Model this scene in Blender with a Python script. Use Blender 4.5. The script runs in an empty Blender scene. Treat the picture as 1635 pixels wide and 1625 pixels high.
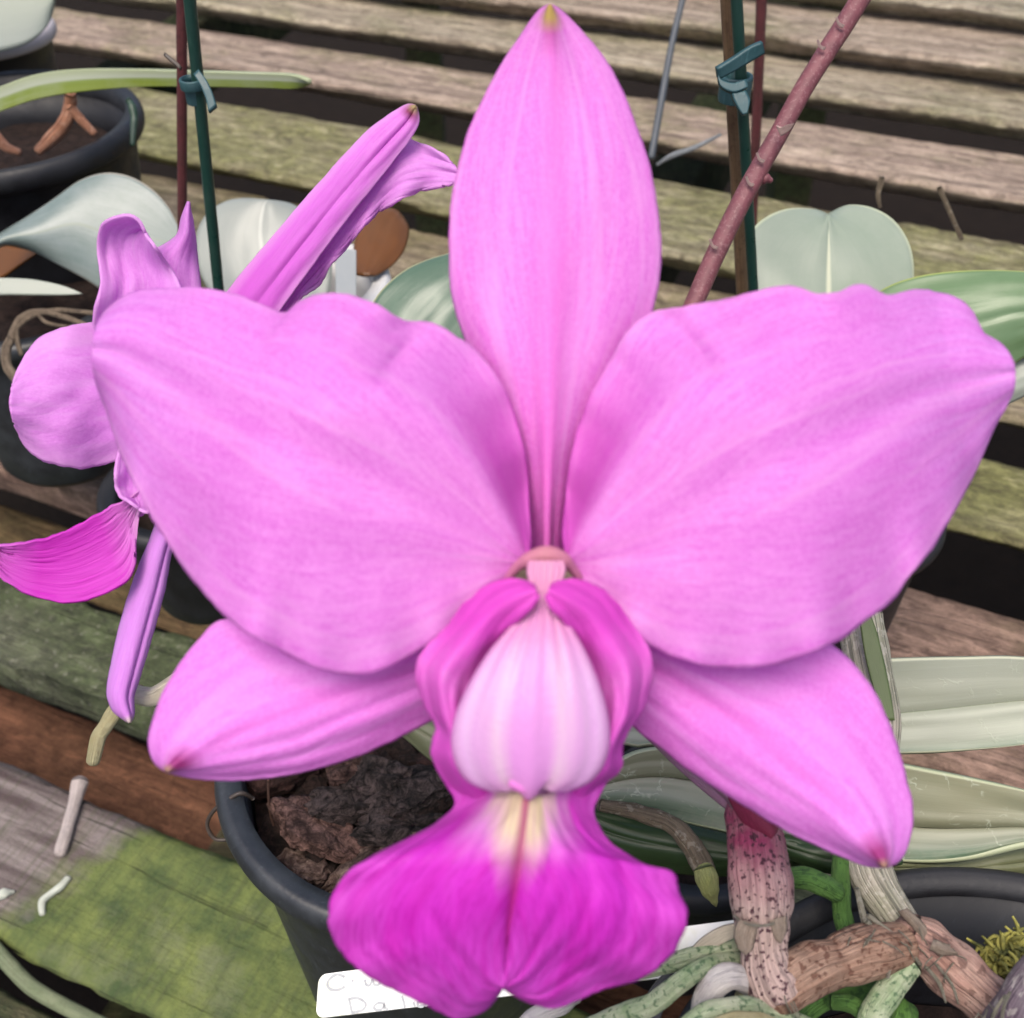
import bpy, math, random
from mathutils import Vector, Matrix, noise
R = math.radians
random.seed(7)
sc = bpy.context.scene
COL = sc.collection

# ------------------------------------------------------------------ camera
F = 1700.0                      # focal length in photograph pixels (1635 wide)
TH = math.atan2(1498.0, 1700.0) # camera looks down 41.4 degrees
CAM = Vector((0, 0, 0.37))      # 37 cm above the plank the pots stand on
FW = Vector((0, math.cos(TH), -math.sin(TH)))
UP = Vector((0, math.sin(TH), math.cos(TH)))
cd = bpy.data.cameras.new('camera')
cam = bpy.data.objects.new('camera', cd); COL.objects.link(cam)
cam.location = CAM
cam.rotation_euler = (math.pi / 2 - TH, 0, 0)
cd.sensor_width = 36.0
cd.lens = 36.0 * F / 1635.0
cd.clip_start = 0.01; cd.clip_end = 200
cd.dof.use_dof = True
cd.dof.focus_distance = 0.225
cd.dof.aperture_fstop = cd.lens / 1.4      # a 1.4 millimetre pupil
sc.camera = cam

# ------------------------------------------------------------------ light
W = bpy.data.worlds.new('World'); sc.world = W; W.use_nodes = True
nt = W.node_tree
sky = nt.nodes.new('ShaderNodeTexSky'); sky.sky_type = 'NISHITA'; sky.sun_disc = False
SUN_EL, SUN_AZ = 66.0, 200.0     # azimuth clockwise from +Y (beyond the flower)
sky.sun_elevation = R(SUN_EL); sky.sun_rotation = R(SUN_AZ)
sky.air_density = 1.0; sky.dust_density = 5.0; sky.ozone_density = 1.0
bg = nt.nodes['Background']; bg.inputs[1].default_value = 0.12
nt.links.new(sky.outputs[0], bg.inputs[0])
sl = bpy.data.lights.new('sun', 'SUN'); sl.energy = 1.5; sl.angle = R(30); sl.color = (1.0, 0.92, 0.82)
so = bpy.data.objects.new('sun', sl); COL.objects.link(so)
sd = Vector((math.sin(R(SUN_AZ)) * math.cos(R(SUN_EL)), math.cos(R(SUN_AZ)) * math.cos(R(SUN_EL)), math.sin(R(SUN_EL))))
so.rotation_euler = sd.to_track_quat('Z', 'Y').to_euler()
so.location = (0, 0, 3)
sc.view_settings.view_transform = 'Standard'; sc.view_settings.look = 'None'
sc.view_settings.exposure = 0.9; sc.view_settings.gamma = 1.0

# ------------------------------------------------------------------ helpers
def P(px, py, d):
    """the point at distance d (along the view axis) seen at photograph pixel px, py"""
    return CAM + Vector((1, 0, 0)) * ((px - 817.5) / F * d) + UP * (-(py - 812.5) / F * d) + FW * d
def PH(px, py, z):
    r = P(px, py, 1.0) - CAM
    return CAM + r * ((z - CAM.z) / r.z)
def cr(pts, n, closed=False):
    """Catmull-Rom through pts, n+1 samples evenly by arc length"""
    pts = [Vector(p) for p in pts]
    if len(pts) == 2: pts = [pts[0], pts[0].lerp(pts[1], .5), pts[1]]
    out = []
    m = len(pts)
    for i in range(m - 1):
        p0 = pts[max(i - 1, 0)]; p1 = pts[i]; p2 = pts[i + 1]; p3 = pts[min(i + 2, m - 1)]
        for k in range(12):
            t = k / 12.0
            out.append(0.5 * ((2 * p1) + (p2 - p0) * t + (2 * p0 - 5 * p1 + 4 * p2 - p3) * t * t + (3 * p1 - p0 - 3 * p2 + p3) * t ** 3))
    out.append(pts[-1])
    ls = [0.0]
    for a, b in zip(out, out[1:]): ls.append(ls[-1] + (b.xy - a.xy).length if len(a) > 2 and False else ls[-1] + (b - a).length)
    tot = ls[-1]; res = []; j = 0
    for i in range(n + 1):
        s = tot * i / n
        while j < len(ls) - 2 and ls[j + 1] < s: j += 1
        seg = ls[j + 1] - ls[j]
        res.append(out[j].lerp(out[j + 1], 0 if seg < 1e-12 else min(1, (s - ls[j]) / seg)))
    return res
def sm(a, b, x):
    t = max(0.0, min(1.0, (x - a) / (b - a))); return t * t * (3 - 2 * t)
def nz(x, y=0.0, z=0.0): return noise.noise(Vector((x, y, z)))

WL = {}
def wl(o): return WL.get(o.name, Vector((0, 0, 0)))
def tag(o, label=None, cat=None, group=None, kind=None):
    if label: o['label'] = label
    if cat: o['category'] = cat
    if group: o['group'] = group
    if kind: o['kind'] = kind
    return o
def thing(name, loc, label, cat, group=None):
    o = bpy.data.objects.new(name, None); COL.objects.link(o)
    o.location = loc; o.empty_display_size = 0.01
    WL[o.name] = Vector(loc)
    return tag(o, label, cat, group)
def obj(name, verts, faces, mat, parent=None, uvs=None, smooth=True, solid=None, bevel=None):
    c = Vector((0, 0, 0))
    for v in verts: c += v
    c /= max(1, len(verts))
    me = bpy.data.meshes.new(name)
    me.from_pydata([tuple(v - c) for v in verts], [], faces)
    if uvs:
        ul = me.uv_layers.new(name='UVMap')
        for lp in me.loops: ul.data[lp.index].uv = uvs[lp.vertex_index]
    me.materials.append(mat)
    if smooth: me.polygons.foreach_set('use_smooth', [True] * len(me.polygons))
    me.update()
    o = bpy.data.objects.new(name, me); COL.objects.link(o)
    WL[o.name] = c.copy()
    if parent is not None:
        o.parent = parent; o.location = c - wl(parent)
    else: o.location = c
    if solid:
        s = o.modifiers.new('thickness', 'SOLIDIFY'); s.thickness = solid; s.offset = 0
    if bevel:
        b = o.modifiers.new('bevel', 'BEVEL'); b.width = bevel; b.segments = 2; b.limit_method = 'ANGLE'
    return o

def grid(nu, nv, off=0):
    return [(off + i * (nv + 1) + j, off + i * (nv + 1) + j + 1, off + (i + 1) * (nv + 1) + j + 1, off + (i + 1) * (nv + 1) + j)
            for i in range(nu) for j in range(nv)]
def blade(name, L, Rr, depth, mat, parent=None, mid=None, nu=70, nv=40, solid=.0006, jit=0.0, seed=0.0, para=True):
    """a petal or leaf: edges L and Rr run from base to tip in photograph pixels, depth(u, v) is metres"""
    A = cr([(x, y, 0) for x, y in L], nu); B = cr([(x, y, 0) for x, y in Rr], nu)
    M = cr([(x, y, 0) for x, y in mid], nu) if mid else [a.lerp(b, .5) for a, b in zip(A, B)]
    vs = []; uv = []
    for i in range(nu + 1):
        u = i / nu
        a = A[i].copy(); b = B[i].copy(); m = M[i]
        if jit:
            w = min(1, u * 6) * min(1, (1 - u) * 8)
            a += (a - m).normalized() * jit * w * (nz(u * 14, seed, 1) + .5 * nz(u * 37, seed, 3) + .45 * nz(u * 90, seed, 4)) if (a - m).length > 1e-6 else Vector((0, 0, 0))
            b += (b - m).normalized() * jit * w * (nz(u * 14, seed, 7) + .5 * nz(u * 37, seed, 9) + .45 * nz(u * 90, seed, 11)) if (b - m).length > 1e-6 else Vector((0, 0, 0))
        for j in range(nv + 1):
            v = -1 + 2 * j / nv
            if para: p = m + (b - a) * (.5 * v) + ((a + b) * .5 - m) * v * v
            elif v < 0: p = m.lerp(a, -v)
            else: p = m.lerp(b, v)
            vs.append(P(p.x, p.y, depth(u, v))); uv.append((u, (v + 1) / 2))
    return obj(name, vs, grid(nu, nv), mat, parent, uv, True, solid)

def tube_geo(pts, rad, n=40, k=16, rough=0.0, seed=0.0, rfreq=300, flat=1.0, ends=True):
    """pts world points, rad list of radii; returns verts, faces, uvs"""
    C4 = cr([Vector((p.x, p.y, p.z)) for p in pts], n)
    ls = [0]
    for a, b in zip(pts, pts[1:]): ls.append(ls[-1] + (b - a).length)
    def rr(t):
        s = t * ls[-1]
        for i in range(len(ls) - 1):
            if s <= ls[i + 1] + 1e-12:
                q = (s - ls[i]) / max(1e-9, ls[i + 1] - ls[i]); q = q * q * (3 - 2 * q)
                return rad[i] * (1 - q) + rad[i + 1] * q
        return rad[-1]
    vs = []; uv = []; up = None
    for i, c in enumerate(C4):
        t = (C4[min(i + 1, n)] - C4[max(i - 1, 0)]).normalized()
        if up is None: up = t.orthogonal().normalized()
        up = (up - t * up.dot(t)).normalized(); sd_ = t.cross(up)
        r0 = rr(i / n)
        for j in range(k):
            a = 2 * math.pi * j / k
            dr = up * math.cos(a) * flat + sd_ * math.sin(a)
            q = c + dr * r0
            r = r0 * (1 + rough * nz(q.x * rfreq + seed, q.y * rfreq, q.z * rfreq))
            vs.append(c + dr * r); uv.append((i / n, j / k))
    fs = [(i * k + j, i * k + (j + 1) % k, (i + 1) * k + (j + 1) % k, (i + 1) * k + j) for i in range(n) for j in range(k)]
    if ends:
        for e, ii, sgn in ((0, 0, -1), (n, n, 1)):
            t = (C4[min(e + 1, n)] - C4[max(e - 1, 0)]).normalized() * sgn
            base = ii * k; r0 = rr(ii / n)
            prev = base
            for q in (0.45, 0.8):
                st = len(vs); sc_ = math.sqrt(max(0, 1 - q * q))
                for j in range(k):
                    vs.append(C4[e] + (vs[base + j] - C4[e]) * sc_ + t * r0 * q * .8); uv.append((ii / n, j / k))
                for j in range(k): fs.append((prev + j, prev + (j + 1) % k, st + (j + 1) % k, st + j))
                prev = st
            vs.append(C4[e] + t * r0 * .82); uv.append((ii / n, .5)); tip = len(vs) - 1
            for j in range(k): fs.append((prev + j, prev + (j + 1) % k, tip))
    return vs, fs, uv
def tube(name, path, mat, parent=None, n=40, k=16, rough=0.05, seed=0.0, rfreq=300, flat=1.0):
    """path: (px, py, depth, radius in px)"""
    pts = [P(x, y, d) for x, y, d, r in path]; rad = [r / F * d for x, y, d, r in path]
    v, f, u = tube_geo(pts, rad, n, k, rough, seed, rfreq, flat)
    return obj(name, v, f, mat, parent, u)
def lathe(prof, c, k=72, tilt=None, wob=0.0):
    vs = []; uv = []
    for i, (r, z) in enumerate(prof):
        for j in range(k):
            a = 2 * math.pi * j / k
            w = 1 + wob * nz(math.cos(a) * 1.3, math.sin(a) * 1.3, z * 9)
            p = Vector((r * w * math.cos(a), r * w * math.sin(a), z))
            if tilt is not None: p = tilt @ p
            vs.append(c + p); uv.append((j / k, i / max(1, len(prof) - 1)))
    fs = [(i * k + j, i * k + (j + 1) % k, (i + 1) * k + (j + 1) % k, (i + 1) * k + j) for i in range(len(prof) - 1) for j in range(k)]
    return vs, fs, uv

# ------------------------------------------------------------------ materials
class MT:
    def __init__(s, name, rough=.5, spec=.5):
        s.m = bpy.data.materials.new(name); s.m.use_nodes = True
        s.t = s.m.node_tree; s.b = s.t.nodes['Principled BSDF']
        s.b.inputs['Roughness'].default_value = rough; s.b.inputs['Specular IOR Level'].default_value = spec
        s.out = s.t.nodes['Material Output']
        s.tc = s.t.nodes.new('ShaderNodeTexCoord')
    def n(s, typ, **kw):
        x = s.t.nodes.new(typ)
        for k_, v in kw.items():
            if hasattr(x, k_): setattr(x, k_, v)
            else: x.inputs[k_.replace('_', ' ')].default_value = v
        return x
    def l(s, a, b): s.t.links.new(a, b)
    def mapped(s, scale=(1, 1, 1), loc=(0, 0, 0), src='Object', rot=(0, 0, 0)):
        mp = s.n('ShaderNodeMapping'); s.l(s.tc.outputs[src], mp.inputs[0])
        mp.inputs['Scale'].default_value = scale; mp.inputs['Location'].default_value = loc; mp.inputs['Rotation'].default_value = rot
        return mp.outputs[0]
    def noise(s, vec, scale=5, detail=4, rough=.55, dist=0.0):
        x = s.n('ShaderNodeTexNoise'); x.inputs['Scale'].default_value = scale; x.inputs['Detail'].default_value = detail
        x.inputs['Roughness'].default_value = rough; x.inputs['Distortion'].default_value = dist
        s.l(vec, x.inputs['Vector']); return x.outputs['Fac']
    def vor(s, vec, scale=5, feature='F1'):
        x = s.n('ShaderNodeTexVoronoi'); x.feature = feature; x.inputs['Scale'].default_value = scale; s.l(vec, x.inputs['Vector'])
        return x.outputs['Distance']
    def ramp(s, fac, stops):
        x = s.n('ShaderNodeValToRGB'); e = x.color_ramp.elements
        while len(e) < len(stops): e.new(.5)
        for el, (p, c) in zip(e, stops):
            el.position = p; el.color = (c, c, c, 1) if not hasattr(c, '__len__') else (*c[:3], 1)
        s.l(fac, x.inputs[0]); return x.outputs[0]
    def mix(s, fac, a, b, mode='MIX'):
        x = s.n('ShaderNodeMix'); x.data_type = 'RGBA'; x.blend_type = mode
        for v, i in ((fac, 0), (a, 6), (b, 7)):
            if isinstance(v, (int, float)): x.inputs[i].default_value = v
            elif isinstance(v, tuple): x.inputs[i].default_value = (*v[:3], 1)
            else: s.l(v, x.inputs[i])
        return x.outputs[2]
    def math(s, op, a, b=0.0):
        x = s.n('ShaderNodeMath'); x.operation = op
        for v, i in ((a, 0), (b, 1)):
            if isinstance(v, (int, float)): x.inputs[i].default_value = v
            else: s.l(v, x.inputs[i])
        return x.outputs[0]
    def col(s, c): 
        if isinstance(c, tuple): s.b.inputs['Base Color'].default_value = (*c[:3], 1)
        else: s.l(c, s.b.inputs['Base Color'])
        s.c = c
    def bump(s, h, dist=.0005, strength=.5):
        x = s.n('ShaderNodeBump'); x.inputs['Distance'].default_value = dist; x.inputs['Strength'].default_value = strength
        s.l(h, x.inputs['Height']); s.l(x.outputs[0], s.b.inputs['Normal']); s.nrm = x.outputs[0]
    def translucent(s, fac, tint=None):
        t = s.n('ShaderNodeBsdfTranslucent')
        c = s.c if tint is None else tint
        if isinstance(c, tuple): t.inputs[0].default_value = (*c[:3], 1)
        else: s.l(c, t.inputs[0])
        mx = s.n('ShaderNodeMixShader'); mx.inputs[0].default_value = fac
        s.l(s.b.outputs[0], mx.inputs[1]); s.l(t.outputs[0], mx.inputs[2]); s.l(mx.outputs[0], s.out.inputs[0])
    def uvsep(s):
        x = s.n('ShaderNodeSeparateXYZ'); s.l(s.tc.outputs['UV'], x.inputs[0]); return x.outputs[0], x.outputs[1]

def petal_mat(name, ramp_u, vein=(.50, .085, .52), vein_amt=.45, nv=26, tip=None, mid=None, trans=.35, seed=0, rough=.55, pale=None, edge=None, fold_shade=None, gain=.94):
    g3 = lambda c: (c[0] * gain, c[1] * gain * .98, c[2] * gain * .97)
    ramp_u = [(p, g3(c)) for p, c in ramp_u]; vein = g3(vein)
    if pale: pale = g3(pale)
    if edge: edge = g3(edge)
    if fold_shade: fold_shade = g3(fold_shade)
    if mid: mid = (g3(mid[0]), mid[1], mid[2])
    m = MT(name, rough, .25)
    u, v = m.uvsep()
    base = m.ramp(u, ramp_u)
    # veins leave the base and the midrib and fork towards the edge
    t_ = m.math('ABSOLUTE', m.math('SUBTRACT', v, .5))
    sg = m.math('GREATER_THAN', v, .5)
    def pattern(k, fx, fy, sd):
        q = m.math('SUBTRACT', m.math('MULTIPLY', u, k), t_)
        cb = m.n('ShaderNodeCombineXYZ'); m.l(m.math('MULTIPLY', q, fx), cb.inputs[0])
        m.l(m.math('MULTIPLY', m.math('ADD', u, t_), fy), cb.inputs[1])
        m.l(m.math('ADD', m.math('MULTIPLY', sg, 7.3), sd), cb.inputs[2])
        return m.noise(cb.outputs[0], 1.0, 3, .6, .7)
    along = m.noise(m.mapped((1.6, nv, 1), (seed, seed * .7, 0), 'UV'), 1.0, 3, .6, .5)
    fan = pattern(.45, nv * 1.0, 2.2, seed + 1.0)
    wb = m.ramp(u, [(.10, 0.0), (.45, 1.0)])
    n1 = m.mix(wb, along, fan)
    fine_a = m.noise(m.mapped((2.4, nv * 2.6, 1), (seed + 3, seed, 0), 'UV'), 1.0, 3, .6, .8)
    fine_f = pattern(.45, nv * 2.6, 4.0, seed + 5.0)
    n2 = m.mix(wb, fine_a, fine_f)
    f1 = m.math('MULTIPLY', m.ramp(n1, [(.42, 0.0), (.62, 1.0)]), vein_amt * .7)
    c = m.mix(f1, base, vein)
    f2 = m.math('MULTIPLY', m.ramp(n2, [(.44, 0.0), (.495, 1.0), (.55, 0.0)]), vein_amt)
    c = m.mix(f2, c, vein)
    gr = m.noise(m.mapped(), 1500, 3, .7)
    c = m.mix(m.math('MULTIPLY', m.ramp(gr, [(.40, 0.0), (.70, 1.0)]), .30), c, tuple(min(.95, x * 1.22) for x in (pale or vein)))
    bl = m.noise(m.mapped((1, 1, 1), (seed, 0, 4)), 130, 4, .6)
    c = m.mix(m.math('MULTIPLY', m.ramp(bl, [(.50, 0.0), (.72, 1.0)]), .25), c, vein)
    if pale:      # paler streaks
        n3 = m.noise(m.mapped((1.2, nv * .8, 1), (seed + 9, seed + 2, 0), 'UV'), 1.0, 3, .6, .4)
        c = m.mix(m.math('MULTIPLY', m.ramp(n3, [(.5, 0.0), (.68, 1.0)]), .55), c, pale)
    if mid:       # darker midrib
        d = m.math('ABSOLUTE', m.math('SUBTRACT', v, .5))
        fm = m.math('MULTIPLY', m.ramp(d, [(0.0, 1.0), (mid[1], 0.0)]), mid[2])
        c = m.mix(fm, c, mid[0])
    if edge:
        d = m.math('ABSOLUTE', m.math('SUBTRACT', v, .5))
        c = m.mix(m.math('MULTIPLY', m.ramp(d, [(.3, 0.0), (.5, 1.0)]), .6), c, edge)
    if fold_shade:     # fold shade painted as deeper magenta at the petal's upper base
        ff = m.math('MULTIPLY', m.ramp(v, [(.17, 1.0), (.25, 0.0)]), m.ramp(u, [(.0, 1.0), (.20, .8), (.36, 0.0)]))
        c = m.mix(m.math('MULTIPLY', ff, .85), c, fold_shade)
    if tip:
        d = m.math('ABSOLUTE', m.math('SUBTRACT', v, .5))
        for (cc, u0, u1, w, am) in tip:
            fu = m.ramp(u, [(u0, 0.0), (u1, 1.0)])
            fv = m.ramp(d, [(w * .3, 1.0), (w, 0.0)])
            c = m.mix(m.math('MULTIPLY', m.math('MULTIPLY', fu, fv), am), c, cc)
    m.col(c)
    fine = m.noise(m.mapped(), 2600, 2, .6)
    h = m.math('ADD', m.math('MULTIPLY', n1, .8), m.math('MULTIPLY', n2, .45))
    h = m.math('ADD', h, m.math('MULTIPLY', fine, .30))
    m.bump(h, .0006, .30)
    m.translucent(trans)
    return m.m

PK = (.62, .19, .63); PKL = (.72, .30, .73); PKD = (.50, .10, .50); MG = (.53, .02, .45)
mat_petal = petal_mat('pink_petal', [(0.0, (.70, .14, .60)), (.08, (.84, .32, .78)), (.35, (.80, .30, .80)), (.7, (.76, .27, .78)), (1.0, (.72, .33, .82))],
                      vein=(.68, .15, .68), vein_amt=.55, nv=18, pale=(.84, .42, .84), seed=1, trans=.45, fold_shade=(.66, .09, .58))
mat_dorsal = petal_mat('pink_dorsal_sepal', [(0.0, (.66, .13, .50)), (.1, (.84, .21, .68)), (.4, (.82, .29, .78)), (.8, (.78, .30, .79)), (1.0, (.70, .26, .66))],
                       vein=(.72, .14, .70), vein_amt=.5, nv=12, mid=((.82, .21, .70), .14, .6), pale=(.84, .42, .84), seed=5, trans=.45,
                       tip=[((.36, .04, .22), .90, .97, .22, .8), ((.45, .33, .10), .945, .975, .4, 1.0)])
mat_lateral = petal_mat('pink_lateral_sepal', [(0.0, (.68, .16, .64)), (.4, (.76, .22, .74)), (1.0, (.76, .29, .80))],
                        vein=(.66, .14, .66), vein_amt=.42, nv=9, mid=((.76, .17, .68), .13, .45), pale=(.80, .36, .84), seed=8,
                        tip=[((.30, .02, .16), .895, .955, .34, .9), ((.45, .30, .18), .975, .995, .6, .8)])
mat_lip = None
def lip_mat():
    m = MT('magenta_lip', .5, .25)
    u, v = m.uvsep()
    d = m.math('ABSOLUTE', m.math('SUBTRACT', v, .5))
    base = m.ramp(u, [(0.0, (.60, .07, .54)), (.12, (.62, .08, .56)), (.3, (.65, .045, .61)), (.6, (.63, .034, .58)), (.85, (.66, .075, .63)), (1.0, (.66, .10, .63))])
    base = m.mix(m.ramp(d, [(.3, 0.0), (.5, .55)]), base, (.62, .13, .58))
    sg = m.math('GREATER_THAN', v, .5)
    def fan(k, fx, fy, sd):
        cb = m.n('ShaderNodeCombineXYZ'); m.l(m.math('MULTIPLY', m.math('SUBTRACT', m.math('MULTIPLY', u, k), d), fx), cb.inputs[0])
        m.l(m.math('MULTIPLY', m.math('ADD', u, d), fy), cb.inputs[1]); m.l(m.math('ADD', m.math('MULTIPLY', sg, 5.1), sd), cb.inputs[2])
        return m.noise(cb.outputs[0], 1.0, 3, .6, .6)
    n1 = fan(.55, 20, 1.8, 1.0)
    c = m.mix(m.math('MULTIPLY', m.ramp(n1, [(.47, 0.0), (.66, 1.0)]), .5), base, (.56, .010, .44))
    n5 = fan(.55, 52, 4.0, 4.0)
    c = m.mix(m.math('MULTIPLY', m.ramp(n5, [(.44, 0.0), (.5, 1.0), (.56, 0.0)]), .5), c, (.44, .006, .36))
    # pale throat with cream stripes
    nn = m.noise(m.mapped((2, 14, 1), (7, 1, 0), 'UV'), 1, 2, .5)
    dd = m.math('ADD', m.math('ADD', d, m.math('MULTIPLY', m.math('MAXIMUM', m.math('SUBTRACT', u, .1), 0.0), .42)), m.math('MULTIPLY', m.math('SUBTRACT', nn, .5), .16))
    halo = m.math('MULTIPLY', m.ramp(dd, [(.17, 1.0), (.36, 0.0)]), m.ramp(u, [(.08, 0.0), (.18, 1.0), (.30, .9), (.46, 0.0)]))
    c = m.mix(m.math('MULTIPLY', halo, .8), c, (.76, .52, .74))
    throat = m.math('MULTIPLY', m.ramp(dd, [(.14, 1.0), (.24, 0.0)]), m.ramp(u, [(0.0, 1.0), (.34, 1.0), (.50, .35), (.66, 0.0)]))
    c = m.mix(throat, c, (.72, .62, .42))
    st = m.noise(m.mapped((.6, 75, 1), (1, 9, 0), 'UV'), 1, 2, .5)
    c = m.mix(m.math('MULTIPLY', m.math('MULTIPLY', throat, m.ramp(st, [(.5, 0.0), (.6, 1.0)])), .6), c, (.50, .28, .38))
    line = m.math('MULTIPLY', m.ramp(d, [(.008, 1.0), (.028, 0.0)]), m.ramp(u, [(0.0, .8), (.8, .7), (1.0, 0.2)]))
    c = m.mix(line, c, (.42, .02, .20))
    m.col(c)
    h = m.math('ADD', n1, m.math('MULTIPLY', m.noise(m.mapped(), 2600, 2, .6), .2))
    m.bump(h, .0008, .4); m.translucent(.4)
    return m.m
mat_lip = lip_mat()
mat_lobe = petal_mat('magenta_side_lobe', [(0.0, (.72, .10, .60)), (.25, (.70, .09, .60)), (.45, (.72, .20, .66)), (.7, (.64, .12, .58)), (1.0, (.60, .07, .52))],
                     vein=(.62, .04, .50), vein_amt=.3, nv=6, seed=4, trans=.3)
def column_mat():
    m = MT('pale_pink_column', .38, .35)
    u, v = m.uvsep()
    base = m.ramp(u, [(0.0, (.54, .22, .36)), (.25, (.52, .20, .40)), (.55, (.52, .27, .49)), (.85, (.55, .30, .56)), (1.0, (.50, .10, .42))])
    d = m.math('ABSOLUTE', m.math('SUBTRACT', v, .5))      # v = .5 is the front
    st = m.ramp(d, [(0.0, (.56, .22, .54)), (.035, (.55, .23, .54)), (.065, (.60, .42, .55)), (.10, (.50, .27, .49)), (.16, (.56, .36, .58)), (.25, (.48, .16, .42))])
    c = m.mix(m.ramp(u, [(.3, 0.0), (.5, .8)]), base, st)
    c = m.mix(m.ramp(m.noise(m.mapped((3, 30, 1), (0, 0, 0), 'UV'), 1, 3, .6), [(.4, 0.0), (.7, .35)]), c, (.56, .22, .58))
    m.col(c); m.bump(m.noise(m.mapped(), 1800, 2, .6), .0003, .4); m.translucent(.15)
    return m.m
mat_column = column_mat()
mat_cap = petal_mat('pink_anther', [(0.0, (.70, .24, .66)), (1.0, (.70, .24, .66))], vein=(.66, .18, .6), seed=3, trans=.15)
mat_arch = petal_mat('brownish_column_foot', [(0.0, (.68, .20, .50)), (.5, (.50, .22, .27)), (1.0, (.68, .20, .50))], vein=(.46, .16, .24), seed=2, trans=.15)
mat_f2 = petal_mat('lilac_petal_in_profile', [(0.0, (.76, .30, .84)), (.5, (.76, .29, .82)), (1.0, (.80, .38, .86))],
                   vein=(.66, .18, .72), vein_amt=.4, nv=18, seed=11, pale=(.80, .42, .86), edge=(.82, .46, .86), trans=.45)
mat_f2s = petal_mat('lilac_sepal_in_profile', [(0.0, (.66, .12, .68)), (.5, (.72, .22, .76)), (1.0, (.78, .32, .80))],
                    vein=(.62, .12, .66), vein_amt=.35, nv=6, seed=13, mid=((.60, .12, .62), .08, .5), edge=(.80, .46, .84), trans=.4,
                    tip=[((.22, .03, .06), .925, .955, .5, .9), ((.42, .33, .16), .955, .985, .6, 1.0)])
mat_f2l = petal_mat('lilac_lower_sepal', [(0.0, (.70, .34, .84)), (1.0, (.72, .32, .84))], vein=(.60, .20, .70), vein_amt=.35, nv=6, seed=15,
                    tip=[((.62, .50, .50), .955, .99, .9, 1.0)], edge=(.62, .36, .76), mid=((.46, .14, .56), .16, .3))
def f2lip_mat():
    m = MT('magenta_lip_in_profile', .5, .25)
    u, v = m.uvsep()
    base = m.ramp(u, [(0.0, (.62, .40, .64)), (.2, (.60, .18, .58)), (.36, (.56, .04, .50)), (.7, (.55, .03, .48)), (1.0, (.60, .16, .58))])
    n1 = m.noise(m.mapped((1.2, 30, 1), (2, 4, 0), 'UV'), 1.0, 3, .6, .6)
    c = m.mix(m.math('MULTIPLY', m.ramp(n1, [(.47, 0.0), (.62, 1.0)]), .45), base, (.42, .008, .36))
    m.col(c); m.bump(n1, .0006, .35); m.translucent(.3); return m.m
mat_f2lip = f2lip_mat()

def leaf_mat(name, top, under=None, spots=(.2, .2, .2), amt=.3, scratch=0.0, rough=.42, streak=.22, edge=None, midc=None, seed=0, trans=.08, scale=1.0, gain=.61):
    g3 = lambda c: (c[0] * gain * .97, c[1] * gain, c[2] * gain)
    top = [(p, g3(c)) for p, c in top] if isinstance(top, list) else g3(top)
    spots = g3(spots)
    m = MT(name, rough, .5)
    u, v = m.uvsep()
    c = m.ramp(v, top) if isinstance(top, list) else m.mix(0.0, top, top)
    n1 = m.noise(m.mapped((2.2, 11, 1), (seed, 3, 0), 'UV'), 1.5, 6, .7, .9)
    c = m.mix(m.math('MULTIPLY', m.ramp(n1, [(.42, 0.0), (.68, 1.0)]), streak), c, spots)
    n2 = m.noise(m.mapped((1, 1, 1), (seed, 0, 0)), 70 * scale, 5, .65)
    c = m.mix(m.math('MULTIPLY', m.ramp(n2, [(.42, 0.0), (.66, 1.0)]), amt), c, spots)
    d = m.math('ABSOLUTE', m.math('SUBTRACT', v, .5))
    if midc: c = m.mix(m.math('MULTIPLY', m.ramp(d, [(.006, 1.0), (.022, 0.0)]), .8), c, midc)
    if edge: c = m.mix(m.ramp(d, [(.484, 0.0), (.497, 1.0)]), c, edge)
    h = n1
    if scratch:
        w = m.noise(m.mapped(), 260, 3, .6)
        vx = m.n('ShaderNodeVectorMath'); vx.operation = 'ADD'
        m.l(m.mapped((1, 1, 1)), vx.inputs[0])
        cb = m.n('ShaderNodeCombineXYZ'); m.l(m.math('MULTIPLY', w, .008), cb.inputs[0]); m.l(m.math('MULTIPLY', n2, .008), cb.inputs[1]); m.l(cb.outputs[0], vx.inputs[1])
        e = m.vor(vx.outputs[0], 230, 'DISTANCE_TO_EDGE')
        g = m.math('MULTIPLY', m.ramp(e, [(.02, 1.0), (.06, 0.0)]), m.ramp(m.noise(m.mapped((1, 1, 1), (5, 0, 0)), 170, 3), [(.52, 0.0), (.60, .8)]))
        c = m.mix(m.math('MULTIPLY', g, scratch * .7), c, (.42, .46, .36))
        h = m.math('ADD', h, m.math('MULTIPLY', g, .5))
    m.col(c); m.bump(h, .0003, .3)
    if trans: m.translucent(trans)
    return m.m

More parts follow.
